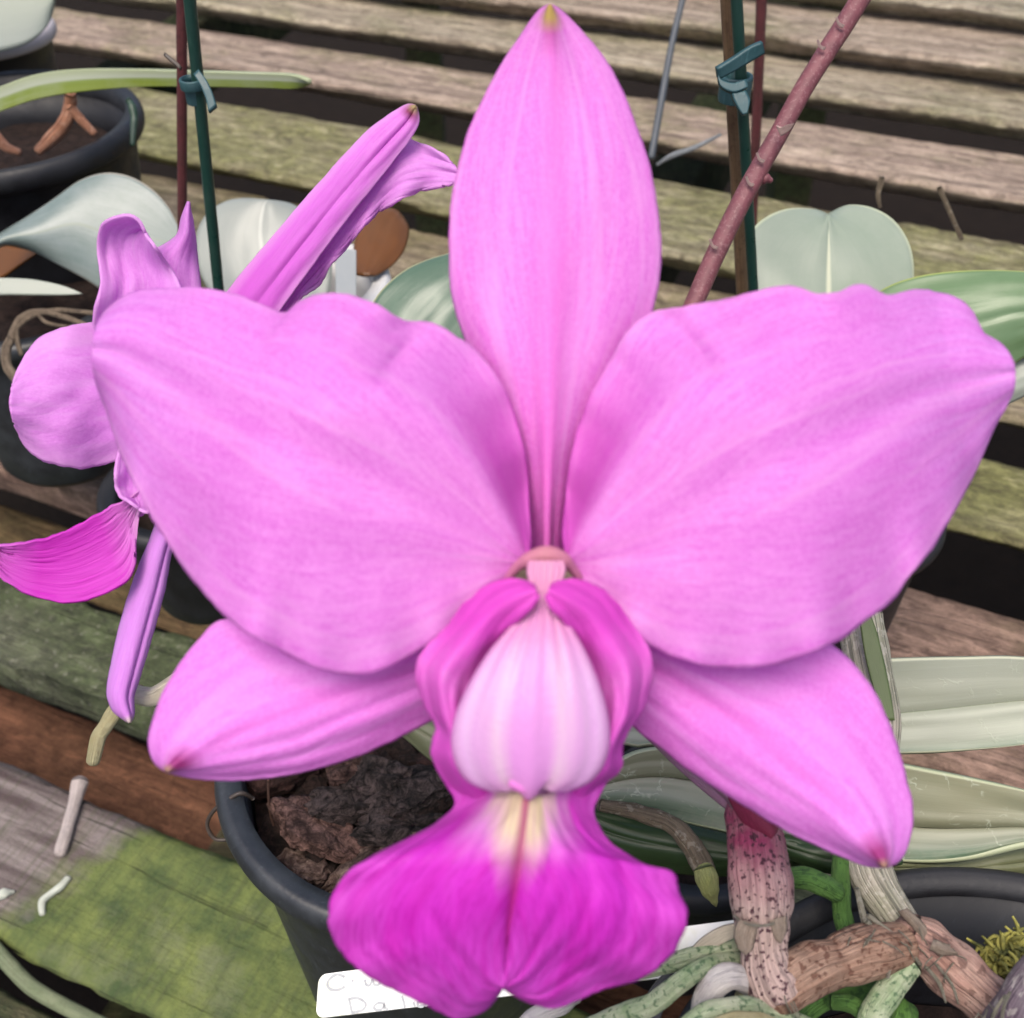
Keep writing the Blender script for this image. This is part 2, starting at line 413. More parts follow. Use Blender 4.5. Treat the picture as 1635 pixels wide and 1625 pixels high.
WB = [0]
def wood_mat(name, light, dark, algae, am, seed, lichen=0.0):
    """X runs along the plank (object coordinates)"""
    if WB[0] > 3: light = tuple(x * 1.22 * k for x, k in zip(light, (.97, 1.0, .98)))
    WB[0] += 1
    m = MT(name, .85, .2)
    gr = m.noise(m.mapped((5, 150, 60), (seed, seed, 0)), 1.0, 6, .7, .6)
    fb = m.noise(m.mapped((30, 900, 300), (seed, 0, 0)), 1.0, 3, .6, .2)
    bl = m.noise(m.mapped((1, 1.6, 1), (seed * 3.1, 0, 0)), 26, 7, .68)
    c = m.mix(m.ramp(gr, [(.36, 0.0), (.64, 1.0)]), light, dark)
    c = m.mix(m.math('MULTIPLY', m.ramp(fb, [(.5, 0.0), (.66, 1.0)]), .5), c, tuple(x * .5 for x in dark))
    c = m.mix(m.math('MULTIPLY', m.ramp(bl, [(.56, 0.0), (.66, 1.0)]), .55), c, tuple(x * .55 for x in dark))
    al = m.noise(m.mapped((1, 1.5, 1), (seed * 1.7, 5, 0)), 11, 6, .7)
    k = .66 - am * .32
    am_ = m.ramp(al, [(max(0, k - .1), 0.0), (k + .1, 1.0)])
    av = m.mix(m.ramp(m.noise(m.mapped((1, 1, 1), (2, seed, 0)), 120, 5, .7), [(.35, 0.0), (.65, 1.0)]), algae, tuple(x * .38 for x in algae))
    c = m.mix(m.math('MULTIPLY', am_, .9), c, av)
    # saw marks across the board
    sw = m.noise(m.mapped((420, 25, 8), (0, 0, seed), 'Object', (0, 0, R(18))), 1.0, 2, .5)
    c = m.mix(m.math('MULTIPLY', m.ramp(sw, [(.5, 0.0), (.7, 1.0)]), .12), c, tuple(x * .5 for x in dark))
    mo = m.noise(m.mapped((1, 2.2, 1), (seed, 8, 0)), 75, 8, .78, .8)
    c = m.mix(m.math('MULTIPLY', m.ramp(mo, [(.51, 0.0), (.60, 1.0)]), .6), c, tuple(x * .40 for x in dark))
    gg = m.noise(m.mapped((1, 3, 1), (seed, 2, 0)), 520, 4, .75)
    c = m.mix(m.math('MULTIPLY', m.ramp(gg, [(.50, 0.0), (.66, 1.0)]), .5), c, tuple(x * .5 for x in dark))
    c = m.mix(m.math('MULTIPLY', m.ramp(mo, [(.36, 1.0), (.46, 0.0)]), .45), c, tuple(min(.7, x * 1.35) for x in light))
    if lichen:
        li = m.noise(m.mapped((1, 1, 1), (9, seed, 0)), 240, 4, .7)
        c = m.mix(m.math('MULTIPLY', m.ramp(li, [(.58, 0.0), (.66, 1.0)]), lichen), c, (.42, .40, .34))
    m.col(c)
    # cracks
    ck = m.noise(m.mapped((4, 260, 90), (seed + 11, 0, 0)), 1.0, 2, .5, 1.2)
    crk = m.ramp(ck, [(.30, 0.0), (.36, 1.0)])
    h = m.math('ADD', m.math('MULTIPLY', gr, 1.0), m.math('MULTIPLY', fb, .5))
    h = m.math('ADD', h, m.math('MULTIPLY', crk, .8))
    h = m.math('ADD', h, m.math('MULTIPLY', mo, -.8))
    h = m.math('ADD', h, m.math('MULTIPLY', m.noise(m.mapped(), 500, 4, .7), .5))
    m.bump(h, .0022, .9)
    return m.m
def plastic(name, c, rough=.42, dust=.3, dustc=(.10, .11, .11)):
    m = MT(name, rough, .5)
    n1 = m.noise(m.mapped(), 90, 6, .7)
    n2 = m.noise(m.mapped((1, 1, .2)), 900, 3, .6)
    cc = m.mix(m.math('MULTIPLY', m.ramp(n1, [(.4, 0.0), (.7, 1.0)]), dust), c, dustc)
    cc = m.mix(m.math('MULTIPLY', m.ramp(n2, [(.6, 0.0), (.72, 1.0)]), dust * .6), cc, tuple(min(.5, x * 2) for x in dustc))
    m.col(cc); m.l(m.ramp(n1, [(.3, rough - .08), (.7, rough + .2)]), m.b.inputs['Roughness'])
    m.bump(n2, .0002, .35); return m.m
def spotted(name, a, b, spot, sp_am=.9, stretch=(1, 1, 1), sc_=600, top=None, lines=0.0, rough=.6, seed=0, bmp=.9):
    """organic skin along a tube; UV u runs along"""
    m = MT(name, rough, .35)
    u, v = m.uvsep()
    n1 = m.noise(m.mapped((1, 1, 1), (seed, 0, 0)), 160, 6, .7)
    c = m.mix(m.ramp(n1, [(.35, 0.0), (.65, 1.0)]), a, b)
    st = m.noise(m.mapped((1.5, 44, 1), (seed, 0, 0), 'UV'), 1, 4, .6, .4)
    if lines: c = m.mix(m.math('MULTIPLY', m.ramp(st, [(.50, 0.0), (.60, 1.0)]), lines), c, tuple(x * .3 for x in b))
    if top: c = m.mix(m.math('MULTIPLY', m.ramp(u, [(top[1], 1.0), (top[2], 0.0)]), m.ramp(n1, [(.3, .5), (.6, 1.0)])), c, top[0])
    dd = m.noise(m.mapped(stretch, (seed, 2, 0)), sc_, 3, .55)
    f = m.ramp(dd, [(.56, 0.0), (.61, 1.0)])
    c = m.mix(m.math('MULTIPLY', f, sp_am), c, spot)
    m.col(c)
    m.bump(m.math('ADD', m.math('MULTIPLY', st, 1.0), m.math('MULTIPLY', n1, .6)), .0014, bmp)
    return m.m

# ------------------------------------------------------------------ SETTING: ground and tiered bench
soil = MT('dark_soil', .95, .1)
soil.col(soil.mix(soil.noise(soil.mapped(), 30, 6, .7), (.006, .0045, .0035), (.020, .014, .011))); soil.bump(soil.noise(soil.mapped(), 60, 6, .7), .01, 1)
gv = []
GN = 60
for i in range(GN + 1):
    for j in range(GN + 1):
        x = -15 + 30 * i / GN; y = -15 + 30 * j / GN
        gv.append(Vector((x, y, -.62 + .02 * nz(x * 2, y * 2))))
tag(obj('ground', gv, grid(GN, GN), soil.m), kind='structure')

DD = Vector((5255, -2266, 0)).normalized()      # the boards run this way (right end nearer)
NN = Vector((-DD.y, DD.x, 0))                   # away from the camera
bench = thing('slatted_bench', (0, .5, -.6), 'weathered grey and mossy green wooden plank bench rising in tiers under the potted orchids', 'bench')
def plank(y_far, y_near, h, mat, th=.013, x0=-1.1, x1=1.0, seed=0, rough=.0012, uc=None):
    z = CAM.z - h
    if y_far is None: ub, uf = y_near
    else: ub = PH(0, y_far, z).dot(NN); uf = PH(0, y_near, z).dot(NN)
    nl = 260; vs = []; UC = min(.010, th * .75) if uc is None else uc      # undercut added so the front face turns downward and stays dark
    prof = []
    nw = 8
    w = ub - uf
    e = .0025
    for k in range(nw + 1): prof.append((uf + e + (w - 2 * e) * k / nw, 0, 0))
    prof += [(ub, -e, 1), (ub - .004, -th + e, 1), (ub - .006, -th, 0), (uf + UC + e, -th, 0), (uf + UC, -th + e, 2), (uf + UC * .4, -th * .45, 2), (uf, -e, 2)]
    n = len(prof)
    for i in range(nl + 1):
        x = x0 + (x1 - x0) * i / nl
        # finer steps in the middle of the run, where the camera looks
        t = (i / nl - .5) * 2; x = (x0 + x1) / 2 + (x1 - x0) / 2 * (t * .45 + .55 * t ** 3)
        for (q, zz, s) in prof:
            dz = rough * (nz(x * 22, q * 70, seed) + .5 * nz(x * 90, q * 260, seed))
            dq = 0
            if s or zz < 0 or q in (prof[0][0], prof[nw][0]):
                dq = .0016 * nz(x * 30, seed + s * 9.0, zz * 60) + .0010 * nz(x * 120, seed + s * 4, zz * 90)
                if abs(nz(x * 12, seed * 3 + s, 0)) > .33 and zz > -.006: dq += (.002 if s == 2 else -.002)
            vs.append(Vector((x, q + dq, zz + dz)))
    fs = [(i * n + j, i * n + (j + 1) % n, (i + 1) * n + (j + 1) % n, (i + 1) * n + j) for i in range(nl) for j in range(n)]
    fs += [tuple(range(n)), tuple(nl * n + j for j in reversed(range(n)))]
    ang = math.atan2(DD.y, DD.x)
    c = Vector((0, (ub + uf) / 2, 0))
    me = bpy.data.meshes.new('plank'); me.from_pydata([tuple(v - c) for v in vs], [], fs); me.materials.append(mat)
    me.polygons.foreach_set('use_smooth', [True] * len(me.polygons))
    o = bpy.data.objects.new('plank', me); COL.objects.link(o)
    o.rotation_euler = (0, 0, ang); o.parent = bench
    o.location = NN * c.y + Vector((0, 0, z)) - wl(bench)
    return z, uf, ub
GREY = (.30, .265, .235); GREYD = (.15, .125, .105); PINK = (.40, .31, .25); PINKD = (.19, .14, .115)
ALG = (.165, .19, .055); ALY = (.28, .26, .10); ALD = (.06, .085, .035)
wA = wood_mat('plank_grey_green', (.22, .185, .18), (.10, .075, .075), ALG, .0, 1.3)
def plankA_mat():
    """nearest plank: grey at the left end, algae green from there to the right"""
    m = MT('plank_half_algae', .85, .2)
    gr = m.noise(m.mapped((6, 120, 60), (1, 1, 0)), 1.0, 6, .7, .8)
    ob = m.n('ShaderNodeSeparateXYZ'); m.l(m.tc.outputs['Object'], ob.inputs[0])
    bl = m.noise(m.mapped(), 45, 6, .7)
    c = m.mix(m.ramp(gr, [(.34, 0.0), (.62, 1.0)]), (.25, .215, .205), (.075, .055, .055))
    g = m.mix(m.ramp(bl, [(.36, 0.0), (.64, 1.0)]), (.15, .18, .055), (.05, .075, .03))
    g = m.mix(m.math('MULTIPLY', m.ramp(m.noise(m.mapped((1, 1, 1), (3, 3, 0)), 25, 5, .7), [(.5, 0.0), (.65, .8)]), 1.0), g, (.14, .155, .085))
    x = m.math('ADD', ob.outputs[0], m.math('MULTIPLY', ob.outputs[1], -.55))
    x = m.math('ADD', x, m.math('MULTIPLY', m.math('SUBTRACT', m.noise(m.mapped((1, 1, 1), (6, 6, 0)), 30, 6, .7), .5), .05))
    x0 = PLX
    f = m.ramp(m.math('MULTIPLY', m.math('ADD', x, -x0 + .05), 10.0), [(.42, 0.0), (.56, 1.0)])
    c = m.mix(f, c, g)
    sw = m.noise(m.mapped((420, 25, 8), (0, 0, 2), 'Object', (0, 0, R(-25))), 1.0, 2, .5)
    c = m.mix(m.math('MULTIPLY', m.ramp(sw, [(.5, 0.0), (.68, 1.0)]), .45), c, (.06, .07, .035))
    ck = m.noise(m.mapped((5, 260, 90), (11, 0, 0)), 1.0, 2, .5, 1.2)
    crk = m.ramp(ck, [(.28, 0.0), (.33, 1.0)])
    c = m.mix(m.math('MULTIPLY', m.math('SUBTRACT', 1.0, crk), .7), c, (.03, .03, .02))
    m.col(c)
    h = m.math('ADD', m.math('MULTIPLY', gr, 1.0), m.math('MULTIPLY', crk, .8))
    h = m.math('ADD', h, m.math('MULTIPLY', sw, .5)); h = m.math('ADD', h, m.math('MULTIPLY', m.noise(m.mapped(), 500, 4, .7), .6))
    m.bump(h, .002, .9); return m.m
PLX = PH(170, 1330, 0).dot(DD)      # where grey gives way to green along the board
PLX -= .55 * 0.0
wA = plankA_mat()
plank(1212, 1505, .370, wA, seed=1, th=.022)
zA = 0.0
uA = PH(0, 1505, 0).dot(NN)
wA0 = wood_mat('plank_moss_brown', (.12, .11, .06), (.05, .042, .03), ALD, .6, 7.7)
for k in range(4): plank(None, (uA - .012 - k * .10, uA - .098 - k * .10), .372, wA0, seed=20 + k, x0=-.9, x1=1.0)
plank(905, 1052, .355, wood_mat('plank_deep_green', (.16, .17, .11), (.06, .06, .05), (.10, .13, .06), .75, 2.1, .25), seed=2, th=.026, uc=.001)
plank(1088, 1260, .425, wood_mat('plank_rust_brown', (.24, .115, .07), (.11, .05, .033), (.15, .075, .045), .5, 3.3), seed=3)
plank(800, 905, .400, wood_mat('plank_ochre', (.21, .14, .075), (.10, .065, .04), (.12, .11, .05), .4, 3.9), seed=4)
plank(535, 740, .325, wood_mat('plank_pinkish', (.33, .215, .17), (.14, .09, .072), (.12, .105, .05), .25, 4.4), seed=5, th=.024, uc=.002)
plank(356, 452, .300, wood_mat('plank_yellow_green', (.30, .27, .15), (.14, .12, .075), (.24, .24, .09), .7, 5.2), seed=6)
plank(226, 305, .285, wood_mat('plank_brown_grey', (.31, .25, .175), (.15, .115, .085), (.24, .22, .10), .4, 6.1), seed=7)
plank(98, 195, .268, wood_mat('plank_olive', (.35, .31, .21), (.16, .13, .09), (.26, .26, .11), .62, 7.3), seed=8)
plank(-4, 49, .250, wood_mat('plank_pale_pink', PINK, PINKD, (.27, .26, .13), .22, 8.9), seed=9)
plank(-85, -39, .235, wood_mat('plank_pale_grey', (.40, .34, .26), (.20, .16, .12), (.28, .27, .15), .3, 9.7), seed=10)
plank(-148, -104, .220, wood_mat('plank_pale_brown', (.40, .32, .26), (.19, .145, .11), (.26, .25, .14), .18, 10.8), seed=11)
plank(-195, -168, .206, wood_mat('plank_pale_far', (.38, .33, .26), (.2, .16, .12), (.26, .25, .14), .3, 11.8), seed=12)
wF = wood_mat('plank_far_grey', (.38, .32, .26), (.2, .16, .12), (.26, .25, .14), .3, 12.8)
uu = PH(0, -195, CAM.z - .206).dot(NN)
for k in range(5): plank(None, (uu + .115 + k * .13, uu + .03 + k * .13), .196 - k * .014, wF, seed=30 + k, x0=-1.5, x1=1.5)
# sloping bearers under the boards
for xx in (-.75, -.2, .42):
    a = DD * xx + NN * (uA - .45); b = DD * xx + NN * (uu + .75)
    a.z = -.10; b.z = .10
    vs = []
    for p in (a, b):
        for s, t in ((-1, -1), (1, -1), (1, 1), (-1, 1)): vs.append(p + DD * .02 * s + Vector((0, 0, .035 * t - .035)))
    obj('bearer', vs, [(0, 1, 2, 3), (4, 7, 6, 5), (0, 4, 5, 1), (1, 5, 6, 2), (2, 6, 7, 3), (3, 7, 4, 0)], wA0, bench, smooth=False, bevel=.002)
    for q, hh in ((uA - .3, .1), (uu + .6, .0)):
        c = DD * xx + NN * q; top = -.09 if hh else .0
        vs = [c + Vector((s * .025, t * .025, zz)) for zz in (-.62, top) for s, t in ((-1, -1), (1, -1), (1, 1), (-1, 1))]
        obj('leg', vs, [(0, 3, 2, 1), (4, 5, 6, 7), (0, 1, 5, 4), (1, 2, 6, 5), (2, 3, 7, 6), (3, 0, 4, 7)], wA0, bench, smooth=False, bevel=.002)

# ------------------------------------------------------------------ pots
blk = plastic('black_plastic', (.016, .018, .022), .38, .5, (.045, .052, .06))
blk2 = plastic('black_plastic_worn', (.006, .006, .008), .5, .3, (.018, .020, .027))
wht = plastic('white_plastic', (.5, .5, .5), .4, .25, (.45, .43, .4))
bark_m = MT('bark_mulch', .9, .2)
bb = bark_m.noise(bark_m.mapped(), 220, 8, .75, .6)
bark_m.col(bark_m.mix(bark_m.ramp(bb, [(.35, 0.0), (.7, 1.0)]), (.006, .004, .004), (.045, .027, .022))); bark_m.bump(bb, .003, 1)
def pot(rim, r, h, label, mat=blk, wall=.0022, lip=.006, lipw=.0028, taper=.78, fill=.02, fillmat=None, group=None, wob=.004, rimmat=None):
    """rim: centre of the rim; h: height down to the board"""
    base = rim - Vector((0, 0, h))
    t = thing('plant_pot', base, label, 'plant pot', group)
    rb = r * taper
    inner = r - lipw - wall
    prof = [(rb * .2, -h + .001), (rb - .002, -h), (rb, -h + .003)]
    for k in range(1, 7): prof.append((rb + (r - lipw * 1.1 - rb) * k / 6, -h + .003 + (h - lip * 2.2 - .003) * k / 6))
    prof += [(r - lipw * .4, -lip * 2.0)]
    v, f, u = lathe(prof + [(r - lipw * .4 - .0012, -lip * 1.9), (inner, -lip * 1.6)] + [(inner - (inner - rb + wall) * k / 6, -lip * 1.6 - (h - lip * 2.2) * k / 6 * .98) for k in range(1, 7)] + [(rb * .2, -h + .006)], rim, 96, None, wob)
    obj('wall', v, f, mat, t, u)
    rp = []
    for k in range(13):      # rolled rim
        a = -math.pi * .5 + math.pi * 1.15 * k / 12
        rp.append((r - lipw * .4 + lipw * 1.1 * math.cos(a), -lip + lip * math.sin(a)))
    rp += [(inner - .0002, -lip * .2), (inner - .0004, -lip * 1.7)]
    v, f, u = lathe([(r - lipw * 1.2, -lip * 1.95)] + rp, rim, 96, None, wob)
    obj('rim', v, f, rimmat or mat, t, u)
    if fill:
        n = 40; vs = []; rr_ = inner - (inner - rb) * fill / h - .0008
        for i in range(n + 1):
            for j in range(n + 1):
                a = 2 * math.pi * j / n; q = rr_ * i / n
                p = Vector((q * math.cos(a), q * math.sin(a), -fill + .003 * nz(q * math.cos(a) * 120, q * math.sin(a) * 120, fill)))
                vs.append(rim + p)
        tag(obj('potting_bark', vs, grid(n, n), fillmat or bark_m.m, t), kind='stuff')
    return t
def zdepth(p): return (p - CAM).dot(FW)

rim1 = Vector((-.0247, .1651, .145))
pot1 = pot(rim1, .0493, rim1.z, 'black plastic pot full of dark bark chips below the big flower', lip=.0043, lipw=.0026, fill=.016)
rim3 = Vector((.0565, .1905, .082))
pot3 = pot(rim3, .0345, rim3.z, 'small black pot right behind the magenta lip, beside the spotted pseudobulb', mat=blk2, lip=.0045, lipw=.0026, fill=.012)
rim2 = Vector((.0855, .0415, .180))
pot2 = pot(rim2, .0679, rim2.z, 'deep black plastic pot at the lower right holding the flowering orchid', lip=.0017, lipw=.0016, fill=.045, mat=blk2, taper=.82)

# bark chips in the first pot
def bark_mat(name, a, b, seed=0):
    m = MT(name, .85, .25)
    n1 = m.noise(m.mapped((1, 1, 1.6), (seed, 0, 0)), 330, 8, .78, .8)
    n2 = m.noise(m.mapped((1, 1, 1), (seed, 4, 0)), 90, 5, .7)
    c = m.mix(m.ramp(n1, [(.42, 0.0), (.64, 1.0)]), a, b)
    c = m.mix(m.math('MULTIPLY', m.ramp(n2, [(.50, 0.0), (.6, 1.0)]), .7), c, tuple(x * .3 for x in a))
    m.col(c); m.bump(m.math('ADD', n1, n2), .0028, 1.0); return m.m
bm = [bark_mat('bark_reddish', (.05, .024, .02), (.34, .20, .17), 1), bark_mat('bark_black', (.010, .007, .006), (.13, .095, .09), 2),
      bark_mat('bark_brown_grey', (.10, .06, .05), (.38, .27, .22), 3), bark_mat('bark_dark_red', (.035, .016, .014), (.12, .06, .05), 4), bark_mat('bark_crumb', (.010, .006, .005), (.06, .034, .028), 6)]
def chip_geo(c, sx, sy, sz, rot, seed, layers=True):
    """a flake of bark: an angular outline in stacked layers"""
    rnd = random.Random(seed)
    k = 72; vs = []; lay = 26
    kp = rnd.choice((5, 6, 7)); hp = [(6.283 * (q + rnd.uniform(-.25, .25)) / kp, rnd.uniform(.72, 1.0)) for q in range(kp)]
    out = []
    for j in range(k):
        a = 2 * math.pi * j / k
        out.append(min(1.35, min(d_ / max(.05, math.cos(a - t_)) for t_, d_ in hp if math.cos(a - t_) > .05)) * (1 + .05 * nz(math.cos(a) * 6, math.sin(a) * 6, seed)))
    for i in range(lay + 1):
        t = -1 + 2 * i / lay
        pr = (1 - abs(t) ** 5) ** .5 * (1 + .16 * nz(t * 7, seed, 2)) if abs(t) < 1 else .02
        for j in range(k):
            a = 2 * math.pi * j / k
            q = pr * out[j] * (1 + .10 * nz(t * 5, math.cos(a) * 3, seed + 5))
            x, y, z = sx * q * math.cos(a), sy * q * math.sin(a), sz * t
            z += sz * .6 * nz(math.cos(a) * q * 2.2, math.sin(a) * q * 2.2, seed) + sz * .25 * nz(x * 420, y * 420, seed) + sz * .14 * nz(x * 1100, y * 1100, seed)
            rg = 1 + .07 * nz(x * 600, y * 600, z * 900); x *= rg; y *= rg
            vs.append(c + rot @ Vector((x, y, z)))
    fs = [(i * k + j, i * k + (j + 1) % k, (i + 1) * k + (j + 1) % k, (i + 1) * k + j) for i in range(lay) for j in range(k)]
    fs += [tuple(range(k)), tuple(lay * k + j for j in reversed(range(k)))]
    return vs, fs
from mathutils import Euler
chips = [ # px, py, height above the fill, sx, sy, sz(m), euler deg, material, label
    (505, 1322, .004, .0140, .0065, .0028, (-18, 12, -22), 0, 'reddish brown flaky bark chip lying near the left rim of the bark-filled pot'),
    (640, 1270, .005, .0150, .0080, .0040, (-14, -8, 14), 1, 'biggest bark chip, dark and craggy, in the middle of the bark-filled pot'),
    (600, 1240, .006, .0100, .0060, .0034, (18, -16, -30), 1, 'small blackish chip lying against the upper left of the biggest chip'),
    (692, 1285, .003, .0100, .0060, .0036, (-20, 14, 40), 4, 'dark brown angular chip right of the biggest chip, beside the magenta side lobe'),
    (605, 1372, .003, .0150, .0075, .0030, (-30, -14, 24), 2, 'smooth brown-grey bark chip half hidden behind the left edge of the magenta lip'),
    (482, 1382, .000, .0050, .0095, .0024, (-25, 25, 30), 2, 'small upright brown-grey bark chip leaning on the front left rim of the pot'),
    (458, 1222, .002, .0120, .0075, .0040, (12, 0, 20), 3, 'dark red bark chip partly under the left sepal in the bark-filled pot'),
    (565, 1228, .004, .0100, .0060, .0040, (10, 6, -10), 0, 'reddish bark chip showing just below the edge of the left sepal'),
    (705, 1230, .004, .0085, .0070, .0040, (0, -10, 30), 3, 'dark bark chip beside the magenta left side lobe of the flower'),
    (660, 1330, .003, .0120, .0070, .0050, (0, 8, -10), 1, 'blackish bark chip right under the biggest one in the bark-filled pot'),
    (560, 1280, .003, .0120, .0070, .0040, (-12, 4, 16), 1, 'blackish craggy bark chip between the reddish flake and the biggest chip'),
]
zf = rim1.z - .016
for i, (px, py, dz, sx, sy, sz, e, mi, lb) in enumerate(chips):
    c = PH(px, py, zf + dz + sz)
    v, f = chip_geo(c, sx, sy, sz, Euler([R(q) for q in e]).to_matrix(), 3.7 * i + 1)
    tag(obj('bark_chip', v, f, bm[mi]), lb, 'bark chip', 'bark chips in the left black pot')
vs = []; fs = []
for i in range(150):
    a = random.random() * 6.283; q = .041 * math.sqrt(random.random())
    c = rim1 + Vector((q * math.cos(a), q * math.sin(a), -.0165 + random.random() * .003))
    k0 = len(vs); n_v, n_f = [], []
    s = .002 + random.random() * .0035
    rot = Euler((random.uniform(-.7, .7), random.uniform(-.7, .7), random.random() * 6)).to_matrix()
    kk = 9
    for t, sc_ in ((-1, .6), (-.4, 1), (.3, .95), (1, .55)):
        for j in range(kk):
            b_ = 6.283 * j / kk; w = 1 + .5 * nz(math.cos(b_) * 2, math.sin(b_) * 2, i * 2.1 + t)
            vs.append(c + rot @ Vector((s * 1.5 * w * sc_ * math.cos(b_), s * w * sc_ * math.sin(b_), s * .4 * t)))
    for l_ in range(3):
        for j in range(kk): fs.append((k0 + l_ * kk + j, k0 + l_ * kk + (j + 1) % kk, k0 + (l_ + 1) * kk + (j + 1) % kk, k0 + (l_ + 1) * kk + j))
    fs += [tuple(k0 + j for j in range(kk)), tuple(k0 + 3 * kk + j for j in reversed(range(kk)))]
tag(obj('bark_crumbs', vs, fs, bm[4], pot1, smooth=False), kind='stuff')
# wire loop on the rim
wirem = plastic('dark_wire', (.03, .022, .018), .5, .4, (.12, .09, .07))
tag(tube('wire_loop', [(404, 1275, 0.2634, 3.5), (385, 1266, 0.2610, 3.8), (362, 1278, 0.2610, 3.6), (340, 1296, 0.2624, 3.4), (331, 1318, 0.2643, 3.2), (345, 1340, 0.2653, 3.2), (376, 1338, 0.2653, 3.2)], wirem, None, 60, 8, .1),
    'thin brown wire loop hooked over the left rim of the bark-filled pot', 'wire')
tag(tube('dry_root', [(428, 1246, 0.2587, 2.2), (430, 1290, 0.2672, 2), (436, 1316, 0.2690, 1.8), (447, 1345, 0.2719, 1.8), (462, 1372, 0.2738, 2)], spotted('dry_root_skin', (.24, .13, .09), (.16, .08, .06), (.08, .04, .03), .3), None, 50, 6, .15),
    'hair-thin reddish dry root hanging inside the left rim of the bark-filled pot', 'root')

# ------------------------------------------------------------------ the flowering orchid
root_g = spotted('root_green_white', (.46, .50, .36), (.20, .30, .15), (.06, .13, .06), .8, (1, 1, 1), 1000, seed=1)
root_w = spotted('root_white', (.60, .58, .56), (.46, .43, .44), (.3, .28, .3), .25, seed=2)
root_gr = spotted('root_bright_green', (.10, .22, .045), (.05, .12, .025), (.02, .06, .015), .6, (1, 1, 1), 700, seed=3)
root_c = spotted('root_cream', (.66, .62, .50), (.50, .46, .33), (.35, .3, .2), .2, seed=4)
root_o = spotted('root_olive', (.34, .30, .15), (.42, .39, .24), (.2, .17, .08), .2, seed=5)
rhz = spotted('rhizome_brown', (.34, .225, .165), (.23, .13, .09), (.10, .04, .025), .8, (1, 1, 1), 800, lines=.35, seed=6)
rhz2 = spotted('rhizome_pink_brown', (.42, .28, .23), (.28, .15, .12), (.10, .05, .04), .7, (1, 1, 1), 500, lines=.6, seed=7)
paper = spotted('papery_sheath', (.40, .36, .30), (.30, .30, .22), (.62, .58, .50), .35, (1, 1, 1), 600, lines=.85, seed=8)
bulbm = spotted('spotted_bulb_skin', (.42, .31, .28), (.33, .24, .22), (.045, .010, .020), .95, (1, 1, .6), 1150, top=((.24, .03, .085), .25, .62), lines=.5, seed=9)
greenm = leaf_mat('green_strip', (.12, .17, .05), spots=(.06, .09, .03), scratch=0, seed=3)

orchid = thing('orchid_plant', rim2 + Vector((0, 0, -.045)), 'flowering orchid with two pink flowers and a spotted pseudobulb in the lower right pot', 'orchid')

# ---- main flower
def stalk(name, pts, mat, parent):
    return tube(name, pts, mat, parent, 50, 12, .04)
ov = spotted('ovary_pink_green', (.42, .20, .34), (.34, .22, .24), (.3, .1, .2), .2, seed=12)
flower = stalk('flower', [(872, 900, .1335, 20), (880, 930, .142, 22), (905, 985, .150, 20), (960, 1060, .160, 15), (1040, 1150, .170, 14), (1110, 1215, .176, 14), (1165, 1262, .180, 16), (1195, 1300, .182, 18)], ov, orchid)
tag(flower, 'large pink flower facing the camera, magenta lip below')

def d_dorsal(u, v):
    return .1420 + .007 * u * u - .004 * math.sin(u * 3.1) + .006 * v * v * (1 - .5 * u) + .0008 * nz(u * 5, v * 2, 3) - .0016 * math.exp(-(v / .16) ** 2) * (1 - u)
blade('sepal', [(846, 885), (836, 800), (812, 715), (778, 620), (745, 545), (724, 475), (718, 400), (722, 320), (736, 250), (762, 180), (795, 115), (830, 62), (858, 22), (878, 9)],
      [(902, 885), (912, 800), (934, 715), (972, 640), (1012, 560), (1040, 500), (1053, 430), (1051, 350), (1036, 270), (1011, 190), (975, 112), (932, 56), (897, 20), (878, 9)],
      d_dorsal, mat_dorsal, flower, mid=[(873, 885), (876, 600), (884, 300), (880, 90), (878, 9)], nu=110, nv=56, jit=2, seed=1)
def d_pet(sgn):
    def d(u, v):
        q = .1335 - .0075 * math.sin(min(1, u * 1.15) * 2.6) + .0095 * sm(.45, 1, u)
        q += .0045 * v * v * sm(.05, .4, u)
        back = sm(.42, 1.0, -v) * (1 - sm(.40, .72, u)) * sm(0.0, .12, u)
        q += .0085 * back
        q += .0016 * abs(v) ** 3 * math.sin(u * 21 + sgn) * sm(.3, .6, u) + .0007 * abs(v) ** 5 * math.sin(u * 58 + sgn)
        q += .0008 * math.exp(-(v - .02) ** 2 / .02) * sm(.1, .4, u)         # midrib groove
        q += .0007 * nz(u * 4 + sgn, v * 2.5, 5)
        q += .0020 * math.exp(-((u - .44) / .022) ** 2 - ((v + .70) / .16) ** 2)
        return q
    return d
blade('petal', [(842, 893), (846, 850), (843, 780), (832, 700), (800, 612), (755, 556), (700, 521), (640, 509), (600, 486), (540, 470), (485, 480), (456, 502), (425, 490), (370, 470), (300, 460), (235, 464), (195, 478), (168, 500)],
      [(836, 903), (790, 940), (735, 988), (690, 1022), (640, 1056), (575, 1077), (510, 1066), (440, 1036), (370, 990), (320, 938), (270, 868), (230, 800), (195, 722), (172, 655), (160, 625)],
      d_pet(0), mat_petal, flower, mid=[(838, 897), (700, 815), (560, 745), (420, 672), (280, 605), (200, 565), (148, 555)], nu=130, nv=76, jit=3, seed=2)
